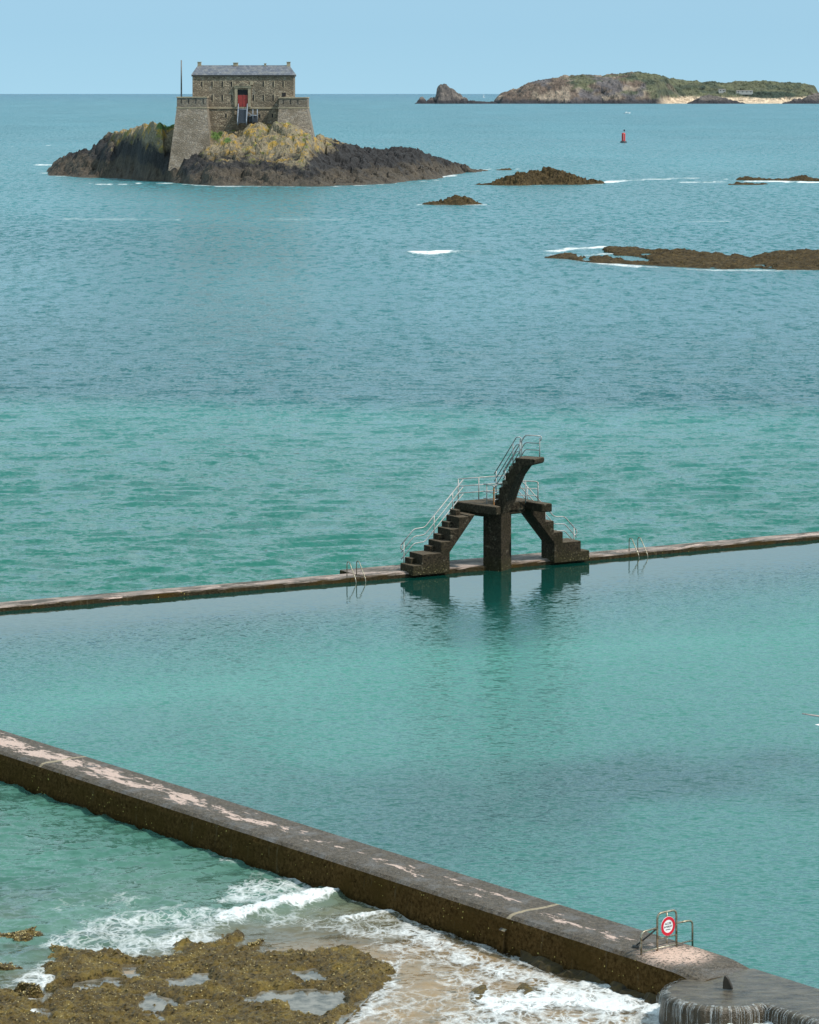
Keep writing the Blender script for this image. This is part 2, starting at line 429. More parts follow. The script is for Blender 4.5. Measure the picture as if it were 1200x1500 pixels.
RED = simple('red_door_paint', (0.30, 0.035, 0.028), 0.6, 0.25, 1.5)
DARKW = simple('shadowed_opening', (0.012, 0.012, 0.014), 0.8, 0.2)  # near-black standing for the shade inside openings
GREYM = simple('grey_painted_steel', (0.22, 0.26, 0.31), 0.5, 0.2)
DGREY = simple('dark_grey_steel', (0.05, 0.058, 0.072), 0.55, 0.2)
POLE = simple('weathered_pole', (0.16, 0.15, 0.14), 0.6, 0.2)
WHITE = simple('white_paint', (0.80, 0.80, 0.78), 0.4, 0.05)
BUOY_R = simple('buoy_red', (0.55, 0.03, 0.03), 0.45, 0.15)
BUOY_D = simple('buoy_dark', (0.03, 0.03, 0.035), 0.6, 0.2)

def mat_islet():
    m = M('islet_rock')
    z = m.sep()[2]
    n1 = m.noise(0.10, 5, 0.6); n2 = m.noise(0.5, 6, 0.68); n3 = m.noise(1.6, 5, 0.7)
    zz = m.math('ADD', z, m.math('MULTIPLY', m.math('SUBTRACT', n1, 0.5), 11.0))
    zz = m.math('SUBTRACT', zz, m.rng(m.sep()[0], -60, -72, 0.0, 1.8))
    zz = m.math('ADD', zz, m.math('MULTIPLY', m.math('SUBTRACT', n2, 0.5), 7.0))
    zt = m.math('SUBTRACT', zz, m.rng(m.sep()[0], -27, -15, 0.0, 5.5))
    zt = m.math('ADD', zt, m.rng(m.sep()[0], -56, -50, 0.0, 1.7))
    nz = m.sep(m.n('ShaderNodeNewGeometry').outputs['Normal'])[2]
    brown = m.mix(m.rng(n2, 0.3, 0.7), (0.018, 0.014, 0.010), (0.105, 0.080, 0.054))
    brown = m.mix(m.rng(n3, 0.55, 0.7), brown, (0.125, 0.098, 0.064))
    black = m.mix(m.rng(n3, 0.35, 0.7), (0.007, 0.006, 0.006), (0.036, 0.032, 0.031))
    tan = m.mix(m.rng(n3, 0.3, 0.7), (0.085, 0.066, 0.040), (0.34, 0.275, 0.175))
    lich = m.math('MULTIPLY', m.rng(m.noise(0.35, 6, 0.72), 0.52, 0.60), 0.85)
    tan = m.mix(lich, tan, (0.42, 0.25, 0.03))
    tan = m.mix(m.rng(m.noise(0.25, 5, 0.7), 0.56, 0.64), tan, (0.15, 0.15, 0.035))
    c = m.mix(m.rng(zz, 2.0, 3.4), brown, black)
    c = m.mix(m.rng(zt, 6.4, 9.4), c, tan)
    gr = m.attr('grass')
    gr = m.rng(m.math('ADD', gr, m.math('MULTIPLY', m.math('SUBTRACT', n3, 0.5), 1.2)), 0.45, 0.65)
    c = m.mix(gr, c, m.mix(n3, (0.035, 0.075, 0.012), (0.10, 0.17, 0.03)))
    m.pbr(c, 0.85, m.bump(m.math('ADD', n3, n2), 0.9, 0.5)); return m.m
ISLET = mat_islet()
m = M('weedy_rock')
n2 = m.noise(0.7, 6, 0.7); n3 = m.noise(2.5, 5, 0.7)
c = m.mix(m.rng(n2, 0.3, 0.7), (0.012, 0.008, 0.004), (0.090, 0.062, 0.027))
c = m.mix(m.rng(n3, 0.5, 0.7), c, (0.130, 0.092, 0.040))
m.pbr(c, 0.9, m.bump(m.math('ADD', n3, n2), 0.9, 0.3), spec=.15); WEED_ROCK = m.m

m = M('seaweed_reef')
n1 = m.noise(1.2, 5, 0.65); n2 = m.noise(7, 6, 0.72); n3 = m.noise(28, 4, 0.7)
c = m.mix(m.rng(n2, 0.3, 0.7), (0.020, 0.012, 0.002), (0.20, 0.128, 0.022))
c = m.mix(m.rng(n1, 0.48, 0.68), c, (0.245, 0.165, 0.027))
c = m.mix(m.rng(n3, 0.55, 0.75), c, (0.27, 0.185, 0.045))
m.pbr(c, 0.5, m.bump(m.math('ADD', n3, n2), 1.0, 0.06)); REEF_M = m.m
BLAD = simple('yellow_bladder_wrack', (0.46, 0.36, 0.14), 0.5, 0.3, 30)

m = M('wet_sand')
n1 = m.noise(0.7, 5, 0.6); n2 = m.noise(6, 5, 0.7)
c = m.mix(m.rng(n1, 0.35, 0.65), (0.46, 0.32, 0.195), (0.58, 0.42, 0.27))
c = m.mix(m.rng(n2, 0.45, 0.75), c, (0.38, 0.28, 0.18))
c = m.mix(m.rng(m.noise(0.5, 5, .7, vec=m.map(loc=(31, 7, 0))), 0.58, 0.66), c, (0.10, 0.085, 0.06))
m.pbr(c, 0.35, m.bump(n2, 0.4, 0.03)); SAND = m.m

def add_grid(name, x0, x1, y0, y1, step):
    xs = np.arange(x0, x1+step, step); ys = np.arange(y0, y1+step, step)
    return np.meshgrid(xs, ys)

# ------------------------------------------------------------------ plan of the pool
WT = 0.2                                                     # top of the pool walls
PIN0 = Vector((*P(0, 1068, WT), 0)); PIN1 = Vector((*P(1055, 1397.5, WT), 0))
TN = (PIN1-PIN0).normalized(); NN = Vector((TN.y, -TN.x, 0))  # along the near wall; outwards to the sea
if NN.y > 0: NN = -NN
NW = 1.86
farpx = [(0, 896), (590, 846.5), (870, 821), (1200, 790.5)]
FARP = [Vector((*P(a, b, 0), 0)) for a, b in farpx]
d0 = (FARP[0]-FARP[1]).normalized(); d1 = (FARP[3]-FARP[2]).normalized()
FARL = FARP[0]+d0*13; FARR = FARP[3]+d1*25
FAR = [FARL]+FARP+[FARR]
NEAR0 = PIN0-TN*24; NEAR1 = PIN1+TN*30
UD = (FARP[2]-FARP[1]).normalized(); VD = Vector((UD.y, -UD.x, 0))

# pool water
poolpoly = [(NEAR0.x, NEAR0.y), (NEAR1.x, NEAR1.y), (60, NEAR1.y), (60, FARR.y+6), (FARR.x, FARR.y)]+[(p.x, p.y) for p in FAR[::-1][1:]]
X, Y = add_grid('p', -32, 40, 50, 170, 0.5)
def fardist(X, Y): return segdist(X, Y, [(p.x, p.y) for p in FAR])
sdp = polysd(X, Y, [(p[0], p[1]) for p in poolpoly])
fd = fardist(X, Y)
nz1 = fbm(X*0.06, Y*0.05, 3, 3); nz2 = fbm(X*0.12+9, Y*0.07, 5, 3); nz3 = fbm(X*.4, Y*.25, 6, 3)
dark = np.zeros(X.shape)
for (cx, cy, rx, ry, a) in [(920, 1142, 7.5, 5.0, 1.0), (700, 1175, 7.0, 6.0, .8), (600, 1215, 6, 6, .8), (480, 1180, 6, 6, .55), (690, 925, 3.5, 5, .55), (1010, 1130, 4, 2.2, .6), (180, 1080, 6, 5, .35), (760, 1230, 4, 3, .4)]:  # darker water patches; the one below the tower paints its broad reflection
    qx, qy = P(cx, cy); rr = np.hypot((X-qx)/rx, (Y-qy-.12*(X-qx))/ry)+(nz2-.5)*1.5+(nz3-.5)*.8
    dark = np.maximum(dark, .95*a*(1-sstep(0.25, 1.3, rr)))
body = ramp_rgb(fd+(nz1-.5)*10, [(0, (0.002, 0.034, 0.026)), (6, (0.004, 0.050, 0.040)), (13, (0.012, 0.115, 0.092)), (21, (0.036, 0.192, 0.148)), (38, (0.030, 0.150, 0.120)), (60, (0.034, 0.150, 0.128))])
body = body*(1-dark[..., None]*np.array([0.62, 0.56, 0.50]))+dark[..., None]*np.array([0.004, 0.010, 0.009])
rip = interp(fd+(nz1-.5)*9, [0, 4, 9, 18, 60], [0.03, 0.10, 0.5, 0.9, 1.05])*(0.6+0.8*nz2)
keep = (sdp > -0.75)[:-1, :-1]
prough = interp(fd+(nz1-.5)*9, [0, 4, 10, 20, 60], [.02, .035, .12, .20, .17])
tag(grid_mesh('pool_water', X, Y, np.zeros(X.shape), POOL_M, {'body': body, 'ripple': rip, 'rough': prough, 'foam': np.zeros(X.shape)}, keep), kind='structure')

# ------------------------------------------------------------------ sea
def wave_set(n, lo, hi, slope, main, spread, seed):
    r = np.random.default_rng(seed); out = []
    for i in range(n):
        lam = lo*(hi/lo)**r.random(); th = main+r.normal()*spread
        out.append((lam, th, r.random()*6.283, slope*lam/6.283))
    return out
def waves(X, Y, ws, minlam=None):
    wx = X+1.2*(fbm(X*.08, Y*.08, 40, 2)-.5)*4; wy = Y+1.2*(fbm(X*.08+7, Y*.08, 41, 2)-.5)*4
    z = np.zeros(X.shape)
    for lam, th, ph, a in ws:
        k = 6.283/lam
        s = np.sin(k*(wx*math.cos(th)+wy*math.sin(th))+ph)
        w = 1.0 if minlam is None else np.clip((lam/minlam-1.0), 0, 1)
        z += a*w*(np.exp(0.9*(s-1))*2.2-0.9)
    return z
WS = wave_set(70, 0.5, 3.6, 0.040, R(-76), 0.30, 5)

# far sheet: rows closer together near the wall, out to the horizon
ypx = np.concatenate([np.arange(960, 300, -1.15), np.arange(300, 146, -1.5), 137+np.geomspace(9, 0.7, 22)])
Dr = F*(HC-SEA)/(ypx-HY)
sx = np.linspace(-0.5*1200*1.45/F, 0.5*1200*1.45/F, 830)
ox = sx[-1]+np.geomspace(.0006, 1.3, 70); sx = np.concatenate([-ox[::-1], sx, ox])
Y = np.repeat(Dr[:, None], len(sx), 1); X = Y*sx[None, :]
rowstep = np.maximum(np.abs(np.gradient(Dr))[:, None]*np.ones(X.shape), np.gradient(sx)[None, :]*Y)
gust = np.clip(.5+2.0*(.6*fbm(X*0.02, Y*0.006, 77, 4)+.4*fbm(X*0.06, Y*0.02, 78, 3)-.5), 0, 1)
Z = SEA+waves(X, Y, WS, rowstep*2.2)*(0.75+0.5*gust)*np.clip(1.5-Y/700, 0, 1)
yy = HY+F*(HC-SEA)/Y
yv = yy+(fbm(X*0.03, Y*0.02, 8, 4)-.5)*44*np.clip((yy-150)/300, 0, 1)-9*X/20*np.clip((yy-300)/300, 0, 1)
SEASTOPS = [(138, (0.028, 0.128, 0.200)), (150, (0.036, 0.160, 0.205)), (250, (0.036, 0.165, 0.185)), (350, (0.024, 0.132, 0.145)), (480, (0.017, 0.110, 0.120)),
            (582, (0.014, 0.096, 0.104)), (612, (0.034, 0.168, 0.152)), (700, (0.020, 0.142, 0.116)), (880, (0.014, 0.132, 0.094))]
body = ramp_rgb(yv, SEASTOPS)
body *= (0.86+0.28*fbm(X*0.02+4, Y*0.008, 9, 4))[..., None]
foam = np.zeros(X.shape)
def stroke(X, Y, foam, px, w, dens, Zs=SEA, asp=1.0):
    """foam laid along a line on the water; w is its half width in metres, asp squeezes it in depth"""
    pts = [P(a, b, Zs) for a, b in px]
    d = segdist(X, Y/asp, [(p[0], p[1]/asp) for p in pts])
    jag = (fbm(X/2.2, Y/7.0, 90, 5, .62)-.5)*1.5+(fbm(X/11., Y/30., 92, 3)-.5)*1.2
    np.maximum(foam, dens*(1-sstep(0.1, 1.15, d/w+jag)), out=foam)
for px, w, dn, asp in [([(600, 371), (630, 372), (655, 370)], 1.0, 1.5, 3), ([(655, 371), (715, 369)], 1.2, .45, 2), ([(812, 368), (840, 364), (880, 362)], 1.5, 1.3, 3),
        ([(800, 372), (850, 381), (880, 386), (930, 390)], 1.3, .9, 3), ([(930, 390), (1050, 396), (1200, 396)], .8, .55, 3), ([(840, 376), (900, 371)], 1.5, .8, 2),
        ([(885, 267), (915, 264)], 2.0, 1.3, 4), ([(915, 264), (1010, 261), (1060, 262)], 1.6, .7, 4), ([(690, 250), (720, 248), (760, 248)], 1.6, 1.1, 4),
        ([(1000, 267), (1075, 266)], 1.4, .8, 4), ([(1090, 265.5), (1130, 265.5), (1210, 267)], 1.9, 1.7, 4), ([(55, 241), (80, 242)], 2.0, 1.3, 4), ([(60, 254), (82, 252)], 2.4, .9, 4),
        ([(130, 269), (165, 271), (200, 269)], 1.2, 1.15, 4), ([(85, 258), (150, 260), (235, 263)], 1.0, .8, 5), ([(235, 268), (330, 273), (470, 274), (560, 270), (640, 264)], 1.0, .7, 5),
        ([(640, 260), (665, 257)], 1.5, 1.0, 4), ([(612, 300), (640, 298)], 1.0, 1.0, 4), ([(640, 300), (712, 300)], .7, .7, 3), ([(720, 272), (880, 270)], .9, .5, 4),
        ([(1000, 325), (1060, 324)], 2.0, .45, 4), ([(0, 215), (70, 213)], 3, .5, 4), ([(100, 320), (260, 322)], 2, .35, 4), ([(380, 320), (520, 322)], 2, .33, 4),
        ([(610, 152), (725, 152)], 6, .9, 8), ([(560, 151), (600, 151)], 8, .5, 8), ([(520, 140), (560, 140)], 20, .7, 8)]:
    stroke(X, Y, foam, px, w*1.0, dn, asp=asp)
foam *= np.clip(0.05+1.9*fbm(X/5.0, Y/16.0, 88, 5, .65), 0, 1.2)*1.25
nocrest = np.clip((waves(X, Y, WS[:14], rowstep*2.2)-0.34)*3, 0, .0)
foam = np.maximum(foam, nocrest)
rip = np.ones(X.shape)*(0.6+0.8*gust)*np.interp(yv, [150, 260, 590, 625], [1.0, 1.25, 1.3, 1.0])
rough = np.interp(Y, [100, 170, 300, 600, 2000], [.08, .10, .15, .22, .30])
# swell bump in front of the half-tide rocks
for (px, w, h) in [([(600, 371), (655, 370), (720, 369)], 1.5, .35), ([(1010, 298), (1045, 297)], 1.6, .4)]:
    d = segdist(X, Y/2, [(p[0], p[1]/2) for p in [P(a, b, SEA) for a, b in px]]); Z += h*np.exp(-(d/w)**2)
Z = np.where(Y > 6000, SEA, Z)
cols_keep = polysd(X, Y, [(p[0], p[1]) for p in poolpoly]) < 0.6
sea = grid_mesh('sea', X, Y, Z, SEA_M, {'body': body, 'ripple': rip, 'foam': foam, 'opac': np.ones(X.shape), 'rough': rough, 'far': np.clip((Y-180)/320, 0, 1)}, cols_keep[:-1, :-1])
tag(sea, kind='structure')

# near sheet: the cove outside the near wall, shoaling on the sand
X, Y = add_grid('n', -30, 24, 52, 124, 0.07)
inner = (X-PIN0.x)*NN.x+(Y-PIN0.y)*NN.y
shA = P(350, 1405, SEA); shB = P(640, 1372, SEA)
sv = Vector((shB[0]-shA[0], shB[1]-shA[1], 0)).normalized(); snr = Vector((-sv.y, sv.x, 0))
def shore(X, Y):
    dd = (X-shA[0])*snr.x+(Y-shA[1])*snr.y
    return dd+(fbm(X*.25, Y*.25, 21, 4)-.5)*4
sh = shore(X, Y)
# left of the reef it is deep again
lft = sstep(P(60, 1450, SEA)[0]+1.5, P(60, 1450, SEA)[0]-2.5, X)*6
depth = np.clip(0.03+(np.maximum(sh, 0)+np.maximum(lft+np.minimum(sh, 0)*.2, 0)*.5)*0.16, 0.03, 2.2)+0.05*fbm(X*.9, Y*.9, 30, 3)
WN = wave_set(50, 0.30, 2.4, 0.032, R(-62), 0.40, 9)
Zn = SEA+waves(X, Y, WN)*np.clip(0.25+depth*0.9, 0.2, 1.0)
foam = np.zeros(X.shape)
brk = []
for px, w, dn, asp, h in [
        ([(330, 1350), (395, 1333), (450, 1322), (500, 1306), (522, 1300)], .42, 1.35, 1.7, .15), ([(505, 1349), (545, 1343), (592, 1336)], .26, 1.15, 1.7, .09),
        ([(360, 1312), (430, 1300), (540, 1285)], 1.1, .80, 2, 0), ([(350, 1255), (420, 1270), (520, 1285)], .8, .62, 2, 0),
        ([(500, 1300), (560, 1325), (640, 1358), (720, 1390), (800, 1420)], .75, .66, 1.5, 0),
        ([(0, 1478), (40, 1452), (75, 1430), (110, 1412), (150, 1395), (200, 1385)], .95, .82, 1.5, 0), ([(0, 1480), (30, 1492)], .7, 1.2, 1.5, .1),
        ([(85, 1380), (140, 1372), (200, 1392), (250, 1380), (300, 1375)], .6, .70, 2, 0), ([(150, 1360), (250, 1345), (330, 1350)], .9, .66, 2, 0),
        ([(575, 1412), (572, 1440), (550, 1470), (515, 1500)], .4, .75, 1.5, 0), ([(545, 1360), (620, 1395), (690, 1430)], 1.2, .60, 2, 0),
        ([(560, 1480), (660, 1455), (740, 1470)], 1.6, .50, 2, 0), ([(600, 1365), (680, 1400), (760, 1430), (840, 1450), (900, 1465)], .7, .92, 1.6, 0),
        ([(740, 1470), (840, 1462), (940, 1475), (1040, 1495), (1150, 1500)], 1.1, 1.25, 1.5, .03), ([(860, 1445), (960, 1470)], .5, 1.2, 1.5, .02),
        ([(690, 1500), (850, 1495), (1000, 1505)], 1.3, .85, 1.5, 0), ([(400, 1345), (470, 1350), (540, 1370)], .7, .6, 2, 0),
        ([(300, 1240), (420, 1290)], .6, .42, 2, 0), ([(100, 1330), (200, 1325)], .8, .3, 2, 0), ([(960, 1483), (1080, 1498), (1130, 1496), (1250, 1520)], .5, 1.6, 1.5, .05)]:
    pts = [P(a, b, SEA) for a, b in px]
    d = segdist(X, Y/asp, [(p[0], p[1]/asp) for p in pts])
    jag = (fbm(X*2.2, Y*1.3, 61, 4)-.5)*0.9
    np.maximum(foam, dn*(1-sstep(0.25, 1.05, d/w+jag)), out=foam)
    if h: Zn += h*np.exp(-(d/(w*1.1))**2)*(0.15+1.7*fbm(X*2.4, Y*2.0, 62, 5, .65))
_c = P(1058, 1449, .1); _r = np.abs(np.hypot(X-_c[0], Y-_c[1])-1.42)+np.where(inner < NW+.25, 9, 0)
_l = np.abs((X-PIN0.x)*NN.x+(Y-PIN0.y)*NN.y-NW)+np.where((X-_c[0])*TN.x+(Y-_c[1])*TN.y > 0, 0, 9)
_d = np.minimum(_r, _l); _e = np.exp(-(_d/.75)**2)
Zn += _e*(.30+.22*fbm(X*2.5, Y*2.5, 64, 4))*sstep(_c[0]-1.5, _c[0]-.6, X); foam = np.maximum(foam, 1.2*_e)
body = ramp_rgb(depth+(fbm(X*.5, Y*.4, 33, 3)-.5)*.35, [(0, (0.30, 0.235, 0.145)), (.25, (0.19, 0.185, 0.12)), (.55, (0.105, 0.155, 0.110)), (1.0, (0.082, 0.165, 0.126)), (2, (0.056, 0.155, 0.118))])
gl_ = fbm(X*.35+3, Y*.3, 35, 4)
body = body*(0.8+0.4*gl_)[..., None]
sandy = sstep(P(230, 1320, SEA)[0], P(470, 1330, SEA)[0], X)*sstep(6.5, 1.5, sh)
body = body*(1-0.55*sandy[..., None])+0.55*sandy[..., None]*np.array([0.21, 0.185, 0.115])
Zn += np.clip(foam, 0, 1.2)*(fbm(X*7, Y*7, 63, 3)-.45)*.06
sub = sstep(.52, .66, fbm(X*.35+4, Y*.55, 37, 4))*sstep(P(330, 1320, SEA)[0], P(120, 1320, SEA)[0], X)*sstep(9, 4, sh)
body = body*(1-.6*sub[..., None])+.6*sub[..., None]*np.array([.06, .06, .04])
opac = np.clip(1-np.exp(-(depth+.10*fbm(X*.6, Y*.5, 36, 4))*2.6), 0.12, 0.97)
rip = np.clip(0.5+depth*0.7, .45, 1.25)
kp = ((inner > 0.4) & (Y < 122))[:-1, :-1]
o = grid_mesh('sea', X, Y, Zn, SEA_M, {'body': body, 'ripple': rip, 'foam': foam, 'opac': opac, 'rough': np.full(X.shape, .09)}, kp)
tag(o, kind='structure')
# sand under it
X, Y = add_grid('s', -34, 30, 48, 124, 0.3)
sh = shore(X, Y)
lft = sstep(P(60, 1450, SEA)[0]+1.5, P(60, 1450, SEA)[0]-2.5, X)*6
depth = np.clip(0.03+(np.maximum(sh, 0)+np.maximum(lft+np.minimum(sh, 0)*.2, 0)*.5)*0.16, 0.03, 2.2)
tag(grid_mesh('sand', X, Y, SEA-0.06-depth+0.05*fbm(X*.4, Y*.4, 50, 3), SAND), kind='structure')
# sea bed far out is simply under the opaque water sheet

# ------------------------------------------------------------------ near pool wall and the weir at its end
def sweep(prof, pts, closed=False):
    """profile (offset to the left-hand side n, z) swept along a plan polyline"""
    mb = MB(); n = len(prof); rings = []
    for i, p in enumerate(pts):
        a = pts[max(i-1, 0)]; b = pts[min(i+1, len(pts)-1)]
        d = (b-a).normalized(); nn = Vector((d.y, -d.x, 0))
        rings.append([p+nn*o+Vector((0, 0, z)) for o, z in prof])
    fs = []
    for i in range(len(pts)-1):
        for k in range(n):
            k2 = (k+1) % n
            fs.append((i*n+k, i*n+k2, (i+1)*n+k2, (i+1)*n+k))
    fs.append(tuple(range(n))); fs.append(tuple((len(pts)-1)*n+k for k in range(n))[::-1])
    mb.add([tuple(q) for g in rings for q in g], fs)
    return mb
END = Vector((*P(1004, 1430, WT), 0))
endt = (END-PIN0).dot(TN)+0.25
pack = mat_wall(TN, tuple(PIN0+NN*(NW*0.45)), lambda m, al: m.rng(al, 9, 26, 0.095, -0.095))
m, top, grey, al, ac, n1, n2, n3, rel, st = pack
# chipped pink screed round the barrier
bq = Vector((*P(992, 1398, WT), 0)); x = m.n('ShaderNodeVectorMath', operation='DISTANCE'); m.put(x.inputs[0], m.pos); x.inputs[1].default_value = (bq.x, bq.y, WT)
chips = m.math('MULTIPLY', m.rng(m.math('ADD', x.outputs['Value'], m.math('MULTIPLY', m.math('SUBTRACT', n2, .5), .8)), 1.15, 0.55), m.rng(m.math('ADD', m.noise(12, 4, .75), m.math('MULTIPLY', x.outputs['Value'], -.10)), .36, .42))
grey = m.mix(chips, grey, (0.66, 0.46, 0.36))
# pale joint lines across the wall
jl = None
for jx, jy in ((95, 1113), (780, 1332)):
    q = Vector((*P(jx, jy, WT), 0)); t0 = (q-PIN0).dot(TN)
    dd = m.math('ABSOLUTE', m.math('ADD', m.math('SUBTRACT', al, t0), m.math('MULTIPLY', m.math('SUBTRACT', m.noise(1.2, 3), .5), .35)))
    l = m.rng(dd, 0.09, 0.05); jl = l if jl is None else m.math('MAXIMUM', jl, l)
grey = m.mix(m.math('MULTIPLY', jl, m.rng(n2, .3, .5, .5, 1.0)), grey, (0.36, 0.29, 0.19))
pack = (m, top, grey, al, ac, n1, n2, n3, rel, st)
NWALL = finish_wall(pack)
rg = [(0, -3), (0, WT-.05), (.05, WT), (NW-.32, WT+.0), (NW-.15, WT-.03), (NW-.05, WT-.11), (NW+.0, WT-.25), (NW+.04, -.7), (NW+.06, -3)]
L = endt+24; npt = 260
pts = [NEAR0+TN*(L*i/(npt-1)) for i in range(npt)]
side = 1 if Vector((TN.y, -TN.x, 0)).dot(NN) > 0 else -1
mb = sweep([(o*side, z) for o, z in rg], pts)
for i, v in enumerate(mb.v):                                   # worn, slightly wavy concrete
    k = i % len(rg)
    tl = L-L*(i//len(rg))/(npt-1)
    if tl < .9 and k not in (0, len(rg)-1) and v[2] > -.2:
        v = mb.v[i] = (v[0], v[1], v[2]-(WT-.075)*(1-tl/.9)**1.3)
    if k > 1:
        a = float(fbm(np.array([i//len(rg)*.35]), np.array([k*.7]), 5, 3)[0])-.5
        mb.v[i] = (v[0]+NN.x*a*.05, v[1]+NN.y*a*.05, v[2]+a*.03)
wall = mb.build('pool_wall', NWALL, smooth=False)
tag(wall, 'broad near pool wall with flaking pink paint on top and brown algae on its side', 'wall')
mb = MB()
jq = Vector((*P(738, 1345, WT), 0)); t0 = (jq-PIN0).dot(TN)
for dt, w in ((0, .05), (-.42, .26)):                          # old pier stub at the joint
    b0 = PIN0+TN*(t0+dt)+NN*(NW-.06); b1 = b0+TN*w; e = .16 if w > .1 else .03
    zt = WT-.24 if w < .1 else -.12
    mb.hexa([tuple(b0+Vector((0, 0, -1.4))), tuple(b0+NN*(e+.14)+Vector((0, 0, -1.4))), tuple(b1+NN*(e+.14)+Vector((0, 0, -1.4))), tuple(b1+Vector((0, 0, -1.4))),
             tuple(b0+Vector((0, 0, zt))), tuple(b0+NN*e+Vector((0, 0, zt-.1))), tuple(b1+NN*e+Vector((0, 0, zt-.1))), tuple(b1+Vector((0, 0, zt)))])
mb.build('wall_buttress', NWALL, wall, bevel=.03)
# algae ledge at the foot of the wall
mb = MB()
ft = PIN0+TN*(t0+.5)+NN*(NW+.02)
pr = [(0, -1.3), (.34, -1.3), (.28, -.80), (.16, -.70), (0, -.60)]
pp = [ft+TN*(i*.15) for i in range(int((endt-t0-.5)/.15)+1)]
mb = sweep([(o*side, z) for o, z in pr], pp)
for i, v in enumerate(mb.v):
    a = float(fbm(np.array([i//5*.35]), np.array([i % 5*1.7]), 6, 3)[0])-.5
    if i % 5: mb.v[i] = (v[0]+NN.x*a*.3, v[1]+NN.y*a*.3, v[2]+a*.22)
mb.build('footing', simple('ochre_weed', (0.040, 0.026, 0.005), 0.85, .7, 5), wall)

# weir slab: lower continuation of the wall with a round apron, water running over it
m = M('wet_weir')
n1 = m.noise(1.6, 7, .72, vec=m.map((0.8, 2.6, 1), (0, 0, .35))); n2 = m.noise(7, 5, .7)
c = m.mix(m.rng(n1, .35, .68), (0.024, 0.016, 0.008), (0.155, 0.125, 0.088))
c = m.mix(m.rng(n2, .5, .72), c, (0.12, 0.098, 0.05))
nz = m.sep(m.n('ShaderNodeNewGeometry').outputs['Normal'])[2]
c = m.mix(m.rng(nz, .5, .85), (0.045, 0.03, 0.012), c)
m.pbr(c, 0.28, m.bump(m.math('ADD', n1, m.math('MULTIPLY', n2, .5)), .9, .08)); WEIR = m.m
WZ = 0.10
cD = Vector((*P(1058, 1449, WZ), 0))
mb = MB()
Rr = 1.42
circ = []
e0 = END+TN*.25
oe = lambda t: PIN0+TN*t+NN*(NW-.02)
cproj = (cD-PIN0).dot(TN); coff = (cD-PIN0).dot(NN)
hw = math.sqrt(max(Rr**2-(NW-.02-coff)**2, .01))
a1 = math.atan2(NW-.02-coff, hw); a0 = math.pi-a1
outline = [PIN0+TN*(endt+.02)]
if cproj-hw > endt+.02: outline.append(oe(endt+.02))
na = 40
for i in range(na+1):
    a = a0+(a1-a0)*i/na
    t = cproj+Rr*math.cos(a); o_ = coff+Rr*math.sin(a)
    rj = 1+.02*math.sin(i*1.3)+.012*math.sin(i*2.9)
    t = cproj+(t-cproj)*rj; o_ = coff+(o_-coff)*rj
    outline.append(PIN0+TN*t+NN*o_)
EDGE = outline[-(na+1):]
for k in range(1, 40):
    q = oe(cproj+hw+k*.4)+NN*(.03*math.sin(k*1.7)); outline.append(q); EDGE = EDGE+[q]
outline.append(PIN0+TN*(cproj+hw+39*.4))
n = len(outline)
zs = lambda p: WZ-0.05*max(0, min(1, ((p-PIN0).dot(NN))/NW))
def out_n(k):
    p = outline[k]
    if k == 0 or k == n-1 or any((p-q).length < 1e-6 for q in (outline[0],)): return Vector((0, 0, 0))
    if k < n-1-39 and k >= n-1-39-(na+1): c = p-cD; return Vector((c.x, c.y, 0)).normalized()
    return NN.copy() if k > 1 else Vector((0, 0, 0))
rings = [(-.20, 0), (-.10, -.012), (-.03, -.05), (.02, -.12), (.05, -.3), (.10, -.6), (.14, -2.5)]
for o_, dz in rings:
    for k, p in enumerate(outline):
        q = p+out_n(k)*(o_+.03*math.sin(k*1.9)*(dz < -.1))
        mb.v.append(tuple(q+Vector((0, 0, zs(p)+dz))))
mb.f.append(tuple(range(n)))
for r_i in range(len(rings)-1):
    for k in range(n):
        k2 = (k+1) % n
        mb.f.append((r_i*n+k, r_i*n+k2, (r_i+1)*n+k2, (r_i+1)*n+k))
wr = mb.build('weir', WEIR); tag(wr, 'low wet concrete weir with a rounded apron that pool water spills over', 'weir')
wr.data.polygons.foreach_set('use_smooth', [p.index > 0 for p in wr.data.polygons])
# falling water: separate strands along the lip
m = M('falling_water')
n1 = m.noise(5, 4, .7, vec=m.map((1, 1, .25)))
pb = m.pbr(m.mix(n1, (0.45, 0.48, 0.48), (0.80, 0.83, 0.83)), .3, link=False)
tr = m.n('ShaderNodeBsdfTransparent'); ms = m.n('ShaderNodeMixShader')
m.put(ms.inputs[0], m.rng(m.noise(14, 4, .7, vec=m.map((1, 1, .2))), .40, .72, .02, .55)); m.put(ms.inputs[1], tr.outputs[0]); m.put(ms.inputs[2], pb)
m.t.links.new(ms.outputs[0], m.out.inputs[0]); FALL = m.m
mb = MB()
lens = [0]
for a, b in zip(EDGE[:-1], EDGE[1:]): lens.append(lens[-1]+(b-a).length)
def on_edge(s):
    i = int(np.searchsorted(lens, s))-1; i = max(0, min(i, len(EDGE)-2))
    f = (s-lens[i])/max(lens[i+1]-lens[i], 1e-6); p = EDGE[i].lerp(EDGE[i+1], f); d = (EDGE[i+1]-EDGE[i]).normalized()
    nn = Vector((d.y, -d.x, 0))
    if nn.dot(NN) < 0 and i > 4: nn = -nn
    c = (p-cD); 
    if i < na: nn = Vector((c.x, c.y, 0)).normalized()
    return p, d, nn
s = 0.1
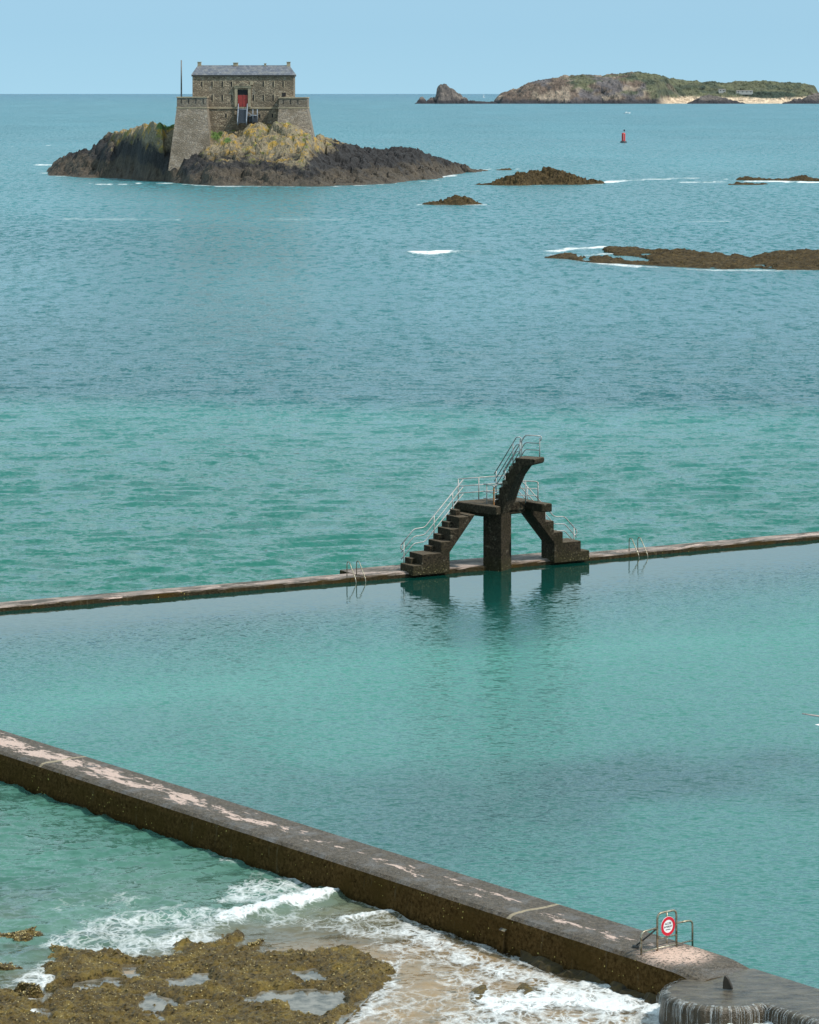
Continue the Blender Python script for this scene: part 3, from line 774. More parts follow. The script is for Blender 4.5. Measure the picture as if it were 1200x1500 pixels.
while s < lens[-1]-.1:
    p, d, nn = on_edge(s)
    w = random.choice((.003, .004, .006, .008, .012)); thr = random.uniform(.03, .15); ln = random.uniform(.30, .60)
    pts = []
    for k in range(6):
        f = k/5; pts.append(p+nn*(-.12+(.15+thr*.6)*min(1, f*2.2)**.8+.05*f)+Vector((0, 0, zs(p)+.012-ln*f**1.9)))
    wd = [w*(1-.45*k/5)+.004 for k in range(6)]
    vs = []
    for q, ww in zip(pts, wd): vs += [q-d*ww, q+nn*ww*.5, q+d*ww]
    mb.add([tuple(q) for q in vs], [f for k in range(5) for f in ((k*3, k*3+1, k*3+4, k*3+3), (k*3+1, k*3+2, k*3+5, k*3+4))])
    s += random.choice((.010, .014, .02, .03, .05))+(random.random() < .10)*random.uniform(.05, .16)
tag(mb.build('waterfall', FALL, smooth=True, fix=False), kind='structure')
# fin-shaped stub standing on the weir
fp = P(1066, 1447, WZ)
mb = MB()
prof = [(-.13, 0), (.15, 0), (.12, .10), (.04, .26), (-.03, .34), (-.09, .32), (-.12, .18)]
sc_ = lambda p, t: (fp[0]+p[0]*.9+t*.3, fp[1]+p[0]*-.25+t*.9, WZ-.03+p[1])
mb.prism(prof, sc_, -.05, .05)
tag(mb.build('stub', simple('dark_stub', (0.035, 0.026, 0.016), .5, .4, 8), bevel=.035, segs=3), 'dark fin shaped stub standing on the wet weir', 'stub')

# ------------------------------------------------------------------ far pool wall
pack = mat_wall(UD, tuple(FARP[1]-VD*.6))
m, top, grey, al, ac, n1, n2, n3, rel, st = pack
grey = m.mix(m.rng(m.noise(1.1, 5, .65, vec=st.outputs[0]), .45, .62), grey, (0.40, 0.31, 0.26))
FWALL = finish_wall((m, top, grey, al, ac, n1, n2, n3, rel, st), ((0.02, 0.014, 0.008), (0.075, 0.06, 0.035)))
sidef = -1 if Vector((UD.y, -UD.x, 0)).dot(VD) > 0 else 1
def dense(pts, st):
    out = []
    for a, b in zip(pts[:-1], pts[1:]):
        k = max(1, int((b-a).length/st)); out += [a.lerp(b, i/k) for i in range(k)]
    return out+[pts[-1]]
pr = [(0, -3), (0, WT-.05), (.04, WT), (1.2, WT), (1.28, WT-.06), (1.3, -3)]
mb = sweep([(o*sidef, z) for o, z in pr], dense(FAR, .4))
for i, v in enumerate(mb.v):
    k = i % 6
    a = float(fbm(np.array([i//6*.6]), np.array([k*3.1]), 15, 3)[0])-.5
    mb.v[i] = (v[0]+VD.x*a*.10, v[1]+VD.y*a*.07, v[2]+a*.025)
fw = mb.build('pool_wall', FWALL)
tag(fw, 'long thin far pool wall between the pool and open sea', 'wall')

# ------------------------------------------------------------------ diving tower
O = P(734.7, 830.8, WT)
TB = Vector((O[0], O[1], 0))
def uw(u, w, z): return tuple(TB+UD*u+VD*w+Vector((0, 0, z)))
AD = Vector((math.cos(R(-28)), math.sin(R(-28)), 0)); BD = Vector((-AD.y, AD.x, 0))
def ab(a, b, z): return tuple(TB+AD*a+BD*b+Vector((0, 0, z)))
C0 = 0.27
TOW = empty('diving_tower', tuple(TB+Vector((0, 0, WT))))
tag(TOW, 'dark weathered concrete diving tower with two stairways and an upper board', 'diving tower')
def tpart(mb, name, mat, **k):
    mb.v = [(x-TB.x, y-TB.y, z-WT) for x, y, z in mb.v]
    return mb.build(name, mat, TOW, **k)
# pad: the wall is wider below the tower
mb = MB()
wedge = (TB-FARP[1]).dot(VD); wfront = -wedge
pad = [(-6.9, -2.95), (-4.5, -2.95), (5.6, -2.8), (6.2, -1.4), (6.2, wfront-.12), (-6.9, wfront-.12)]
mb.prism(pad, lambda p, t: uw(p[0], p[1], t), -2.0, WT+.03)
tpart(mb, 'base_slab', FWALL, bevel=.05)
mb = MB(); mb.hexa([ab(-.95, 0, WT-.3), ab(0, 0, WT-.3), ab(0, 1.05, WT-.3), ab(-.95, 1.05, WT-.3), ab(-.95, 0, 2.72), ab(0, 0, 2.72), ab(0, 1.05, 2.72), ab(-.95, 1.05, 2.72)])
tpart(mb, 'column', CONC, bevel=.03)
# stairways
prof = [(4.82, WT-.1), (4.82, .56), (4.34, .56), (4.34, 1.04), (3.33, 1.04), (3.33, 1.54), (2.83, 1.54), (2.83, 2.08), (2.37, 2.08), (2.37, 2.6),
        (1.85, 2.6), (1.85, 2.66), (1.48, 2.66), (2.85, 1.03), (2.85, WT-.1)]
ris = [(4.34, .56), (3.33, 1.04), (2.83, 1.54), (2.37, 2.08), (1.95, 2.6)]
for sg in (-1, 1):
    mb = MB()
    mb.prism(prof, lambda p, t: uw(C0+sg*p[0], t, p[1]), -1.46, -.32)
    for h, z in ris:
        x0, x1 = C0+sg*(h-.02), C0+sg*(h+.24); x0, x1 = min(x0, x1), max(x0, x1)
        zt = z+.25
        mb.hexa([uw(x0, -1.47, z-.05), uw(x1, -1.47, z-.05), uw(x1, -.90, z-.05), uw(x0, -.90, z-.05), uw(x0, -1.47, zt), uw(x1, -1.47, zt), uw(x1, -.90, zt), uw(x0, -.90, zt)])
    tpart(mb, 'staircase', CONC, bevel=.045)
# platform with its two jumping tongues
mb = MB()
plat = [(-1.32, -2.08), (2.0, -2.08), (2.05, -.35), (2.2, .92), (1.66, .84), (1.52, -.36), (-.34, -.36), (-.42, .62), (-.72, .72), (-1.02, -.6)]
mb.prism(plat, lambda p, t: uw(p[0], p[1], t), 2.70, 3.1)
mb.prism([(-1.1, -1.9), (1.9, -1.9), (1.62, -.44), (-.8, -.44)], lambda p, t: uw(p[0], p[1], t), 2.52, 2.75)
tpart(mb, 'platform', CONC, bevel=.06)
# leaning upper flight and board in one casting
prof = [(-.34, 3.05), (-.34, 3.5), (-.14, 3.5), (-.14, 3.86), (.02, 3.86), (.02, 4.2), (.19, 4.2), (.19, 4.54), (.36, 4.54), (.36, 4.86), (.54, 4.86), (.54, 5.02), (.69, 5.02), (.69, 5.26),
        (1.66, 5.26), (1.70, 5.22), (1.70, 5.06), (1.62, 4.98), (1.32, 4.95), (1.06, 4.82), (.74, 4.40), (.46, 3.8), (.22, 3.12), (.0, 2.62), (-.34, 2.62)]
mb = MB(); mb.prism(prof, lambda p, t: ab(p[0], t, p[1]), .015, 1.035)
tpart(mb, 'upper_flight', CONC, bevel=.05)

def bend(pts, r=.08, k=4):
    pts = [Vector(p) for p in pts]; out = [pts[0]]
    for a, b, c in zip(pts[:-2], pts[1:-1], pts[2:]):
        l = min(r, (a-b).length*.45, (c-b).length*.45); p, q = b+(a-b).normalized()*l, b+(c-b).normalized()*l
        for i in range(k+1):
            t = i/k; out.append(p*(1-t)**2+b*2*t*(1-t)+q*t*t)
    return out+[pts[-1]]
RT = 0.028
def railing(name, tops, posts, frame, drops=(0, -.34, -.66), mat=STEEL, endloop=()):
    mb = MB()
    for dz in drops:
        p = [frame(a, b, z+dz) for a, b, z in tops]
        mb.tube(bend(p, .12), RT if dz == 0 else RT*.85, 6)
    for a, b, z0, z1 in posts: mb.tube([frame(a, b, z0), frame(a, b, z1)], RT*1.05, 6)
    for lp in endloop: mb.tube(bend([frame(*q) for q in lp], .1), RT, 6)
    return tpart(mb, name, mat, smooth=True)
for sg in (-1, 1):
    h = lambda x: C0+sg*x
    railing('handrail', [(h(4.80), -1.40, 1.38), (h(4.13), -1.40, 2.06), (h(3.55), -1.40, 2.10), (h(1.48), -1.40, 4.16)],
            [(h(4.66), -1.40, WT, 1.5), (h(3.05), -1.40, 1.5, 2.62), (h(2.05), -1.40, 2.6, 3.62)], uw,
            endloop=[[(h(4.80), -1.40, 1.38), (h(4.84), -1.40, 1.25), (h(4.72), -1.40, 1.14), (h(4.66), -1.40, 1.2)]])
railing('railing', [(-1.12, -1.98, 4.12), (1.75, -1.98, 4.12)], [(-1.12, -1.98, 3.05, 4.12), (.0, -1.98, 3.05, 4.12), (1.75, -1.98, 3.05, 4.12), (.95, -1.98, 3.05, 4.12)], uw)
railing('railing', [(-.62, -.55, 4.02), (-.42, -.05, 3.98), (-.38, .02, 3.9)], [(-.55, -.40, 3.05, 3.98)], uw)
mb = MB(); mb.tube([uw(-.40, -.02, 3.05), uw(-.40, -.02, 3.9)], RT*1.3, 8); tpart(mb, 'rusty_post', RUST)['label'] = 'orange rusted post of the left tongue railing'
railing('railing', [(-.40, -.02, 3.98), (.18, -.28, 3.98)], [(.18, -.28, 3.05, 4.02)], uw)
railing('railing', [(.55, -.42, 4.06), (1.42, -.16, 4.06), (1.92, .06, 4.03), (1.97, .09, 3.86)], [(1.42, -.16, 3.05, 4.06), (1.95, .08, 3.05, 4.0)], uw)
for b, a1, pa in ((.06, .92, .92), (.98, 1.50, 1.48)):
    railing('railing', [(-.40, b, 4.46), (.74, b, 6.22), (a1, b, 6.22)], [(-.30, b, 3.05, 4.62), (.56, b, 4.9, 5.95), (pa, b, 5.2, 6.12)], ab,
            endloop=[[(a1, b, 6.22), (a1+.07, b, 6.17), (a1+.06, b, 6.05), (a1-.02, b, 6.0)]])

# ------------------------------------------------------------------ pool ladders
def ladder(px, py, label):
    q = P(px, py, WT); B = Vector((q[0], q[1], 0))
    r = empty('pool_ladder', (B.x, B.y, WT)); tag(r, label, 'ladder', 'ladders on the far pool wall')
    for s in (0, .5):
        mb = MB()
        f = lambda v, z: UD*s+VD*v+Vector((0, 0, z))
        mb.tube(bend([f(-.32, -.1), f(-.32, .56), f(-.26, .66), f(-.10, .66), f(.48, -.05), f(.52, -.25), f(.52, -1.8)], .14), .022, 8)
        mb.build('rail', DSTEEL, r, smooth=True)
    for k in range(5):
        mb = MB(); mb.tube([UD*0+VD*.52+Vector((0, 0, -.42-.28*k)), UD*.5+VD*.52+Vector((0, 0, -.42-.28*k))], .02, 6)
        mb.build('rung', DSTEEL, r, smooth=True)
    return r
ladder(513.5, 845.3, 'bent steel pool ladder on the far wall left of the diving tower')
ladder(927.3, 809.5, 'bent steel pool ladder on the far wall right of the diving tower')

# ------------------------------------------------------------------ barrier with round sign
q = P(939.4, 1398, WT)
BQ = Vector((q[0], q[1], 0)); QD = Vector((-TN.y, TN.x, 0))
if QD.x < 0: QD = -QD
BAR = empty('barrier', (BQ.x, BQ.y, WT)); tag(BAR, 'tubular steel barrier with red and white round sign standing across the wall', 'barrier')
bf = lambda s, z, o=0.0: QD*s+TN*o+Vector((0, 0, z))
mb = MB(); mb.tube(bend([bf(.55, -.1), bf(.55, .94), bf(1.21, .94), bf(1.21, -.1)], .14), .029, 10)
mb.tube([bf(.57, .30), bf(1.19, .30)], .022, 8); mb.tube([bf(.88, .30), bf(.88, .14)], .02, 8)
mb.build('centre_frame', DSTEEL, BAR, smooth=True)
for pts in ([bf(.53, .58), bf(0, .56), bf(0, -.1)], [bf(1.23, .60), bf(1.77, .58), bf(1.77, -.1)]):
    mb = MB(); mb.tube(bend(pts, .13), .026, 10); mb.build('side_frame', DSTEEL, BAR, smooth=True)
mb = MB(); mb.tube([bf(0, .06), bf(1.77, .06)], .02, 8); mb.build('bottom_rail', DSTEEL, BAR, smooth=True)
mb = MB(); mb.tube([bf(.53, .56), bf(.30, .04, -.55)], .022, 8); mb.tube([bf(.30, .02, -.62), bf(.30, .02, -.45)], .05, 8); mb.build('brace', simple('dark_brace', (.04, .036, .03), .5), BAR, smooth=True)
mb = MB(); mb.tube([bf(.88, .93), bf(.88, .28)], .022, 8); mb.build('sign_bracket', DSTEEL, BAR, smooth=True)
sgz = .58
def disc(r0, r1, th, off):
    mb = MB(); n = 48
    ring = lambda r, o: [tuple(bf(.88+r*math.cos(6.28318*k/n), sgz+r*math.sin(6.28318*k/n), o)) for k in range(n)]
    if r0 == 0:
        mb.add(ring(r1, off)+ring(r1, off+th), [tuple(range(n)), tuple(range(n, 2*n))]+[(k, (k+1) % n, n+(k+1) % n, n+k) for k in range(n)])
    else:
        mb.add(ring(r0, off)+ring(r1, off)+ring(r0, off+th)+ring(r1, off+th),
               [f for k in range(n) for k2 in [(k+1) % n] for f in ((k, k2, n+k2, n+k), (2*n+k, 2*n+k2, 3*n+k2, 3*n+k), (n+k, n+k2, 3*n+k2, 3*n+k), (k, k2, 2*n+k2, 2*n+k))])
    return mb
SGN = disc(0, .245, .012, .035).build('sign', simple('sign_white', (.78, .76, .75), .35, .04, 9), BAR)
disc(.165, .240, .006, .047).build('red_ring', simple('sign_red', (.55, .012, .03), .35, .08, 9), SGN)
INK = simple('sign_ink', (.03, .03, .035), .5, .1)
def text(body, size, zc):
    cu = bpy.data.curves.new('lettering', 'FONT'); cu.body = body; cu.size = size; cu.align_x = 'CENTER'; cu.align_y = 'CENTER'; cu.extrude = .001
    cu.offset = 0.0016
    tmp = bpy.data.objects.new('tmp', cu); COL.objects.link(tmp)
    me = bpy.data.meshes.new_from_object(tmp.evaluated_get(bpy.context.evaluated_depsgraph_get()))
    bpy.data.objects.remove(tmp)
    for v in me.vertices:
        x, y, z = v.co; v.co = bf(.88+x, sgz+zc+y, .0485+z)
    o = bpy.data.objects.new('lettering', me); COL.objects.link(o); me.materials.append(INK); o.parent = SGN
text('ACC\u00c8S', .072, .065); text('INTERDIT', .066, -.015); text('AU PUBLIC', .034, -.085)

# ------------------------------------------------------------------ weedy reef in the foreground
def img_poly(pts, Z=SEA): return [P(a, b, Z) for a, b in pts]
def reef(name, pts, label, seed, holes=(), hmax=.17, step=.04, bl=1500, soft=.55, group=None):
    poly = img_poly(pts); xs = [p[0] for p in poly]; ys = [p[1] for p in poly]
    X, Y = add_grid('r', min(xs)-.5, max(xs)+.5, min(ys)-.5, max(ys)+.5, step)
    jx = X+(fbm(X*1.3, Y*1.3, seed, 4)-.5)*1.1; jy = Y+(fbm(X*1.3+5, Y*1.3, seed+1, 4)-.5)*1.1
    sd_ = polysd(jx, jy, poly)
    for hp in holes: sd_ = np.minimum(sd_, np.maximum(-polysd(jx, jy, img_poly(hp)), -.25)+.0)
    base = sstep(-.08, soft, sd_)*hmax*(.55+.75*fbm(X*.6, Y*.5, seed+2, 3))
    big = (ridge(X*1.1, Y*1.1, seed+3, 4)-.55)*.13
    d1, d2, v = cells(X*4.2, Y*4.2, seed+4)
    lump = (np.clip(.6-d1, 0, 1))*.13*(.4+v)
    fine = (ridge(X*7, Y*7, seed+6, 3, .65)-.5)*.12
    m_ = sstep(-.05, .25, sd_)
    Z = SEA-.12+.12*sstep(-.1, .15, sd_)+base+m_*(big+lump+fine)*min(1, hmax/.17)
    Z = np.where(sd_ < -.12, SEA-.35, Z)
    kp = (sd_ > -.3)[:-1, :-1]
    o = grid_mesh(name, X, Y, Z, REEF_M, None, kp)
    tag(o, label, 'reef', group)
    # yellow air bladders
    good = np.argwhere((sd_ > .1) & (Z > SEA+.05))
    if len(good) and bl:
        mb = MB(); r_ = np.random.default_rng(seed)
        sel = good[r_.integers(0, len(good), bl)]
        clus = fbm(X*.8, Y*.8, seed+9, 3)
        for i, j in sel:
            if clus[i, j]+r_.random()*.4 < .55: continue
            x, y, z = X[i, j]+r_.normal()*.01, Y[i, j]+r_.normal()*.01, Z[i, j]+.01
            s = .008+.018*r_.random()**2
            mb.add([(x-s, y, z), (x+s, y, z), (x, y-s, z), (x, y+s, z), (x, y, z+s), (x, y, z-s)],
                   [(0, 2, 4), (2, 1, 4), (1, 3, 4), (3, 0, 4), (2, 0, 5), (1, 2, 5), (3, 1, 5), (0, 3, 5)])
        b = mb.build('bladders', BLAD, o, fix=False); b['kind'] = 'stuff'
    # curling fronds on the tops of the lumps
    if len(good) and bl:
        mb = MB(); r_ = np.random.default_rng(seed+1)
        sel = good[r_.integers(0, len(good), bl*6)]
        for i, j in sel:
            x, y, z = X[i, j], Y[i, j], Z[i, j]; th = r_.random()*6.283; l = r_.uniform(.03, .085); w = r_.uniform(.008, .022)
            cx, cy = math.cos(th), math.sin(th); up = r_.uniform(-.1, .35)*l
            mb.add([(x-cy*w, y+cx*w, z-.01), (x+cy*w, y-cx*w, z-.01), (x+cx*l+cy*w, y+cy*l-cx*w, z+up), (x+cx*l-cy*w, y+cy*l+cx*w, z+up)], [(0, 1, 2, 3)])
        b = mb.build('fronds', REEF_M, o, fix=False); b['kind'] = 'stuff'
    return o
reef('reef', [(68, 1418), (76, 1400), (130, 1398), (190, 1406), (236, 1406), (252, 1386), (300, 1382), (330, 1366), (352, 1370), (352, 1384), (330, 1390), (390, 1396), (440, 1394), (470, 1396), (520, 1386), (545, 1400),
              (572, 1416), (570, 1440), (548, 1465), (530, 1485), (490, 1510), (520, 1560), (-60, 1560), (60, 1500), (64, 1470), (78, 1440)],
     'large seaweed covered reef with shallow puddles below the near pool wall', 100,
     holes=[[(208, 1462), (235, 1456), (250, 1468), (246, 1482), (212, 1480)], [(246, 1438), (285, 1434), (296, 1446), (270, 1450)], [(362, 1465), (420, 1455), (490, 1458), (505, 1475), (470, 1492), (430, 1488), (410, 1474)],
            [(438, 1428), (455, 1428), (470, 1444), (446, 1446)], [(110, 1446), (170, 1440), (172, 1448), (115, 1452)], [(280, 1470), (305, 1468), (304, 1475), (284, 1476)], [(180, 1416), (206, 1414), (200, 1432), (188, 1434)],
            [(215, 1490), (232, 1486), (230, 1496)]], bl=2000)
reef('reef', [(-60, 1446), (10, 1452), (48, 1466), (70, 1480), (74, 1560), (-80, 1560)], 'seaweed covered rock cut off by the lower left corner', 140, bl=500)
reef('reef', [(20, 1452), (44, 1447), (62, 1460), (54, 1474), (28, 1474)], 'small round weedy rock in the foam left of the large reef', 150, bl=120, soft=.3, hmax=.2)
reef('reef', [(-20, 1374), (10, 1366), (40, 1366), (60, 1360), (78, 1360), (70, 1372), (40, 1382), (-20, 1384)], 'low weedy rock breaking the water above the foam at far left', 160, bl=160, soft=.5, hmax=.09)
reef('reef', [(58, 1394), (90, 1388), (116, 1391), (112, 1399), (70, 1400)], 'thin weedy rock strip just above the large reef', 170, bl=60, soft=.3, hmax=.11)
reef('reef', [(-10, 1416), (22, 1410), (30, 1420), (-10, 1426)], 'small weedy rock at the left edge amid foam', 175, bl=60, soft=.3, hmax=.11)
reef('reef', [(358, 1382), (398, 1378), (402, 1386), (364, 1390)], 'flat weedy rock barely above water right of the reef tip', 180, bl=50, soft=.3, hmax=.08)
reef('reef', [(672, 1452), (700, 1444), (722, 1446), (728, 1456), (700, 1466), (678, 1464)], 'dark weedy stones in foam on the sand below the wall', 185, bl=0, soft=.5, hmax=.07)
reef('reef', [(748, 1446), (775, 1440), (795, 1452), (786, 1464), (760, 1464)], 'low mossy stone in the foam nearer the weir', 190, bl=0, soft=.5, hmax=.06)
# puddles inside the reef: flat water, a little above the sea
mb = MB()
poly = img_poly([(110, 1428), (560, 1410), (545, 1455), (500, 1500), (490, 1550), (80, 1550)], SEA+.1)
mb.add([(x, y, SEA+.062) for x, y in poly], [tuple(range(len(poly)))])
m = M('puddle_water'); n = m.noise(3, 4, .6)
m.pbr(m.mix(m.rng(n, .4, .65), (0.20, 0.18, 0.145), (0.05, 0.045, 0.03)), .05, ior=1.333)
pud = mb.build('puddles', m.m); tag(pud, kind='structure')

# ------------------------------------------------------------------ rocks out at sea and the fort's islet
def rockfield(name, tab, step, mat, amp, seed, cell=3.0, attrs=None, flat=None, blocky=1.0):
    """tab: rows of (px, [(D, Z), ...]) with the same number of levels; heights follow the levels from front to back"""
    pxs = np.array([r[0] for r in tab], float); nl = len(tab[0][1])
    Ds = [np.array([r[1][k][0] for r in tab]) for k in range(nl)]; Zs = [np.array([r[1][k][1] for r in tab]) for k in range(nl)]
    Dm = float(np.mean(Ds[0]))
    Dx = float(np.max(Ds[-1])); x0 = min((pxs[0]-600)*Dm/F, (pxs[0]-600)*Dx/F); x1 = max((pxs[-1]-600)*Dm/F, (pxs[-1]-600)*Dx/F)
    sx_, sy_ = step
    X, Y = np.meshgrid(np.arange(x0-4*sx_, x1+4*sx_, sx_), np.arange(min(map(np.min, Ds))-3*sy_, max(map(np.max, Ds))+3*sy_, sy_))
    wx = X+(fbm(X/cell*.5, Y/cell*.3, seed, 3)-.5)*cell*1.2; wy = Y+(fbm(X/cell*.5+9, Y/cell*.3, seed+1, 3)-.5)*cell*2.0
    PX = 600+wx*F/wy
    off = np.maximum(pxs[0]-PX, PX-pxs[-1])*wy/F
    PX = np.clip(PX, pxs[0], pxs[-1])
    dk = [np.interp(PX, pxs, d) for d in Ds]; zk = [np.interp(PX, pxs, z) for z in Zs]
    Z = np.where(wy < dk[0], zk[0]-3, zk[-1])
    for k in range(nl-1):
        t = (wy-dk[k])/np.maximum(dk[k+1]-dk[k], .01); mk = (t >= 0) & (t < 1)
        t = np.clip(t, 0, 1)
        Z = np.where(mk, zk[k]+(zk[k+1]-zk[k])*t, Z)
    Z = np.where(off > 0, np.minimum(Z, SEA-2-off), Z)
    e = np.clip((Z-SEA)/(.8*amp)+.15, 0, 1)
    d1, d2, v = cells(X/cell+.35*Y/cell, Y/cell*.7, seed+5)
    d1b, d2b, vb = cells(X/cell*2.7+.6*Y/cell, Y/cell*1.9, seed+6)
    rk = (v-.5)*1.1*blocky+(vb-.5)*.55*blocky-np.clip(.16-(d2-d1), 0, 1)*3.2-np.clip(.14-(d2b-d1b), 0, 1)*1.8
    Z = Z+amp*e*(rk*.8+(fbm(X/cell*.9, Y/cell*.6, seed+3, 5)-.5)*2.0+(ridge(X/cell*2.3+.8*Y/cell, Y/cell*1.4, seed+8, 4, .6)-.55)*1.5)
    if flat is not None: Z = flat(X, Y, Z)
    kp = (np.maximum(np.maximum(Z[:-1, :-1], Z[1:, 1:]), np.maximum(Z[1:, :-1], Z[:-1, 1:])) > SEA-1.6)
    at = attrs(X, Y, Z) if attrs else None
    return grid_mesh(name, X, Y, Z, mat, at, kp, smooth=False)
def lev(px, ys, Ds): return (px, [(D, HC-(y-HY)*D/F) for y, D in zip(ys, Ds)])
def wl(y): return F*(HC-SEA)/(y-HY)
T = []
isl = [ # px, waterline y, shelf y, cliff-top y, crest y, crest D
    (68, 257, 256, 255.5, 255, 898), (79, 258, 254, 250, 247, 896), (88, 258, 251, 242, 238, 893), (99, 259, 250, 238, 231, 888), (120, 260, 249, 234, 224, 880), (134, 260, 248, 231, 221, 872), (147, 260, 248, 226, 210, 864), (160, 261, 248, 220, 200, 858), (180, 261, 248, 214, 195, 848),
    (205, 261, 247, 208, 188, 838), (232, 263, 247, 206, 182, 828), (243, 265, 247, 212, 180, 824), (249, 267, 244, 227, 190, 826), (285, 271, 245, 228, 190, 826), (304, 272, 246, 226, 190, 824), (318, 272, 249, 227, 196, 818), (335, 272, 249, 225, 190, 818), (360, 272, 250, 224, 180, 820), (405, 273, 250, 222, 183, 811),
    (440, 273, 250, 220, 188, 808), (458, 273, 250, 218, 193, 808), (478, 273, 251, 225, 206, 822), (500, 272, 252, 230, 216, 830), (520, 271, 252, 234, 221, 838), (545, 270, 253, 236, 224, 845), (575, 268, 253, 236, 220, 850), (600, 266, 254, 239, 222, 858),
    (622, 264, 254, 243, 228, 868), (645, 261, 253, 246, 237, 882), (668, 255, 251, 248, 243, 902), (690, 251, 250, 249, 248, 920), (706, 250, 250, 250, 250, 925)]
for px, a, b, c, d, Dc in isl:
    D0 = wl(a)-2; D0 = min(D0, Dc-14); g = Dc-D0
    T.append((px, [(D0, SEA-.6), (D0+.34*g, HC-(b-HY)*(D0+.34*g)/F), (D0+.66*g, HC-(c-HY)*(D0+.66*g)/F), (Dc, HC-(d-HY)*Dc/F), (Dc+26, HC-(d-HY)*Dc/F-1.0), (Dc+55, SEA-2)]))
def islet_attr(X, Y, Z):
    px = 600+X*F/Y; py = HY+(HC-Z)*F/Y
    g = np.zeros(X.shape)
    for cx, cy, rx, ry in ((240, 184, 18, 9), (318, 196, 12, 12), (340, 187, 16, 7), (462, 192, 6, 10), (335, 205, 8, 5), (232, 184, 8, 4)):
        wx_, wz_ = PD(cx, cy, 818)[0], PD(cx, cy, 818)[2]
        g = np.maximum(g, 1.1-np.hypot((X-wx_)/(rx*.178), (Z-wz_)/(ry*.178))*.75)
    return {'grass': np.clip(g, 0, 1)}
tag(rockfield('rocky_islet', T, (.42, .6), ISLET, 1.55, 300, 5.5, islet_attr), kind='structure')

def rock(label, tab, step, amp, seed, cell, mat=WEED_ROCK, group=None, name='rock'):
    T = []
    for px, a, d, dep in tab:
        D0 = wl(a); Dc = D0+dep*.5
        T.append((px, [(D0, SEA-.25), (D0+dep*.22, SEA+.5*((HC-(d-HY)*Dc/F)-SEA)), (Dc, HC-(d-HY)*Dc/F), (D0+dep, SEA-.8)]))
    o = rockfield(name, T, step, mat, amp, seed, cell); tag(o, label, 'rock', group); return o
rock('dark brown humped rock in the sea right of the fort islet', [(694, 271, 270.5, 6), (715, 271.5, 268, 12), (738, 272, 262, 18), (752, 272, 255, 22), (765, 272, 251, 24), (795, 271, 248, 26), (812, 271, 249, 24), (832, 271, 254, 22), (850, 271, 260, 18), (872, 270, 264, 12), (890, 269, 268.5, 6)], (.3, .4), .85, 400, 2.4)
rock('small low brown rock nearest below the humped rock', [(622, 300, 299.5, 4), (645, 300.5, 295, 10), (660, 300.5, 291, 12), (675, 300.5, 289, 13), (692, 300, 292, 11), (710, 299.5, 299, 4)], (.25, .35), .6, 410, 1.8)
T = []
for px, a, b, h in [(800, 378.5, 376.5, .1), (826, 380, 374, .35), (850, 383, 371, .4), (870, 386.5, 366, .5), (900, 388, 362.5, .6), (930, 390, 363, .55), (955, 391.5, 366, .5), (985, 393, 366.5, .6), (1010, 394.5, 368, .55), (1035, 395.5, 371, .45), (1070, 396, 374, .5),
                    (1100, 396.5, 376, .45), (1125, 397, 373, .6), (1150, 397.3, 370, .8), (1180, 397, 368, .85), (1220, 397, 368, .8), (1270, 397, 370, .7), (1330, 396, 388, .2)]:
    Df, Db = wl(a), wl(b); dp = Db-Df
    T.append((px, [(Df, SEA-.25), (Df+.12*dp, SEA+h*.35), (Df+.5*dp, SEA+h*.5), (Df+.88*dp, SEA+h*.7), (Db, SEA-.4)]))
tag(rockfield('reef', T, (.26, .4), WEED_ROCK, .27, 420, 1.8, flat=lambda X, Y, Z: Z-1.3*sstep(.61, .70, fbm(X*.16, Y*.07, 425, 4))), 'long flat reef of brown weed reaching the right edge of the open sea', 'reef')
rock('thin dark rock in the surf at far right, its longer farther ledge', [(1080, 264, 263, 6), (1092, 264.5, 258.5, 10), (1100, 264.5, 259, 9), (1118, 264.5, 262, 8), (1150, 265, 261, 8), (1168, 265, 258, 10), (1178, 265.5, 256.5, 11), (1190, 265.5, 260, 8), (1206, 266, 265, 4)], (.35, .6), .35, 430, 1.6)
rock('thin dark rock in the surf at far right, its shorter nearer ledge', [(1066, 271, 270, 4), (1078, 271, 267, 8), (1094, 271, 266.5, 9), (1106, 271, 269, 5), (1116, 270.5, 267.3, 7), (1126, 270, 269.8, 4)], (.3, .5), .3, 440, 1.5)
rock('tiny dark rocks awash off the right tip of the islet', [(728, 249.3, 248.6, 6), (734, 249.5, 247.6, 8), (740, 249.5, 247.2, 8), (746, 249.5, 246.4, 9), (750, 249.3, 248.8, 5)], (.35, .6), .2, 450, 1.5)

# ------------------------------------------------------------------ the fort
FD = 822.0
fx = lambda px, D=FD: (px-600)*D/F
fz = lambda py, D=FD: HC-(py-HY)*D/F
x0, x1 = fx(282), fx(430); ze = fz(112); zs_ = fz(158); zg = 9.0; YB = FD+12.5
FT = empty('stone_fort', (fx(356), FD, 12.0)); tag(FT, 'square stone fort with slate roof and red door on the rocky islet', 'fort')
def fpart(mb, name, mat, parent=None, **k):
    if parent is None: mb.v = [(x-FT.location.x, y-FT.location.y, z-12.0) for x, y, z in mb.v]; parent = FT
    else: mb.v = [(x-FT.location.x, y-FT.location.y, z-12.0) for x, y, z in mb.v]
    return mb.build(name, mat, parent, **k)
mb = MB(); mb.box(x0, x1, FD, YB, zg, ze); fpart(mb, 'wall', FORT)
mb = MB(); mb.box(fx(303), fx(408), FD-.16, FD+.05, zs_-.22, zs_+.22); fpart(mb, 'string_course', DRESS)
mb = MB(); mb.box(x0-.25, x1+.25, FD-.3, YB+.3, ze+.003, ze+.38); fpart(mb, 'cornice', simple('dark_cornice', (.11, .095, .08), .9))
zr = ze+3.0; hy = (FD+YB)/2
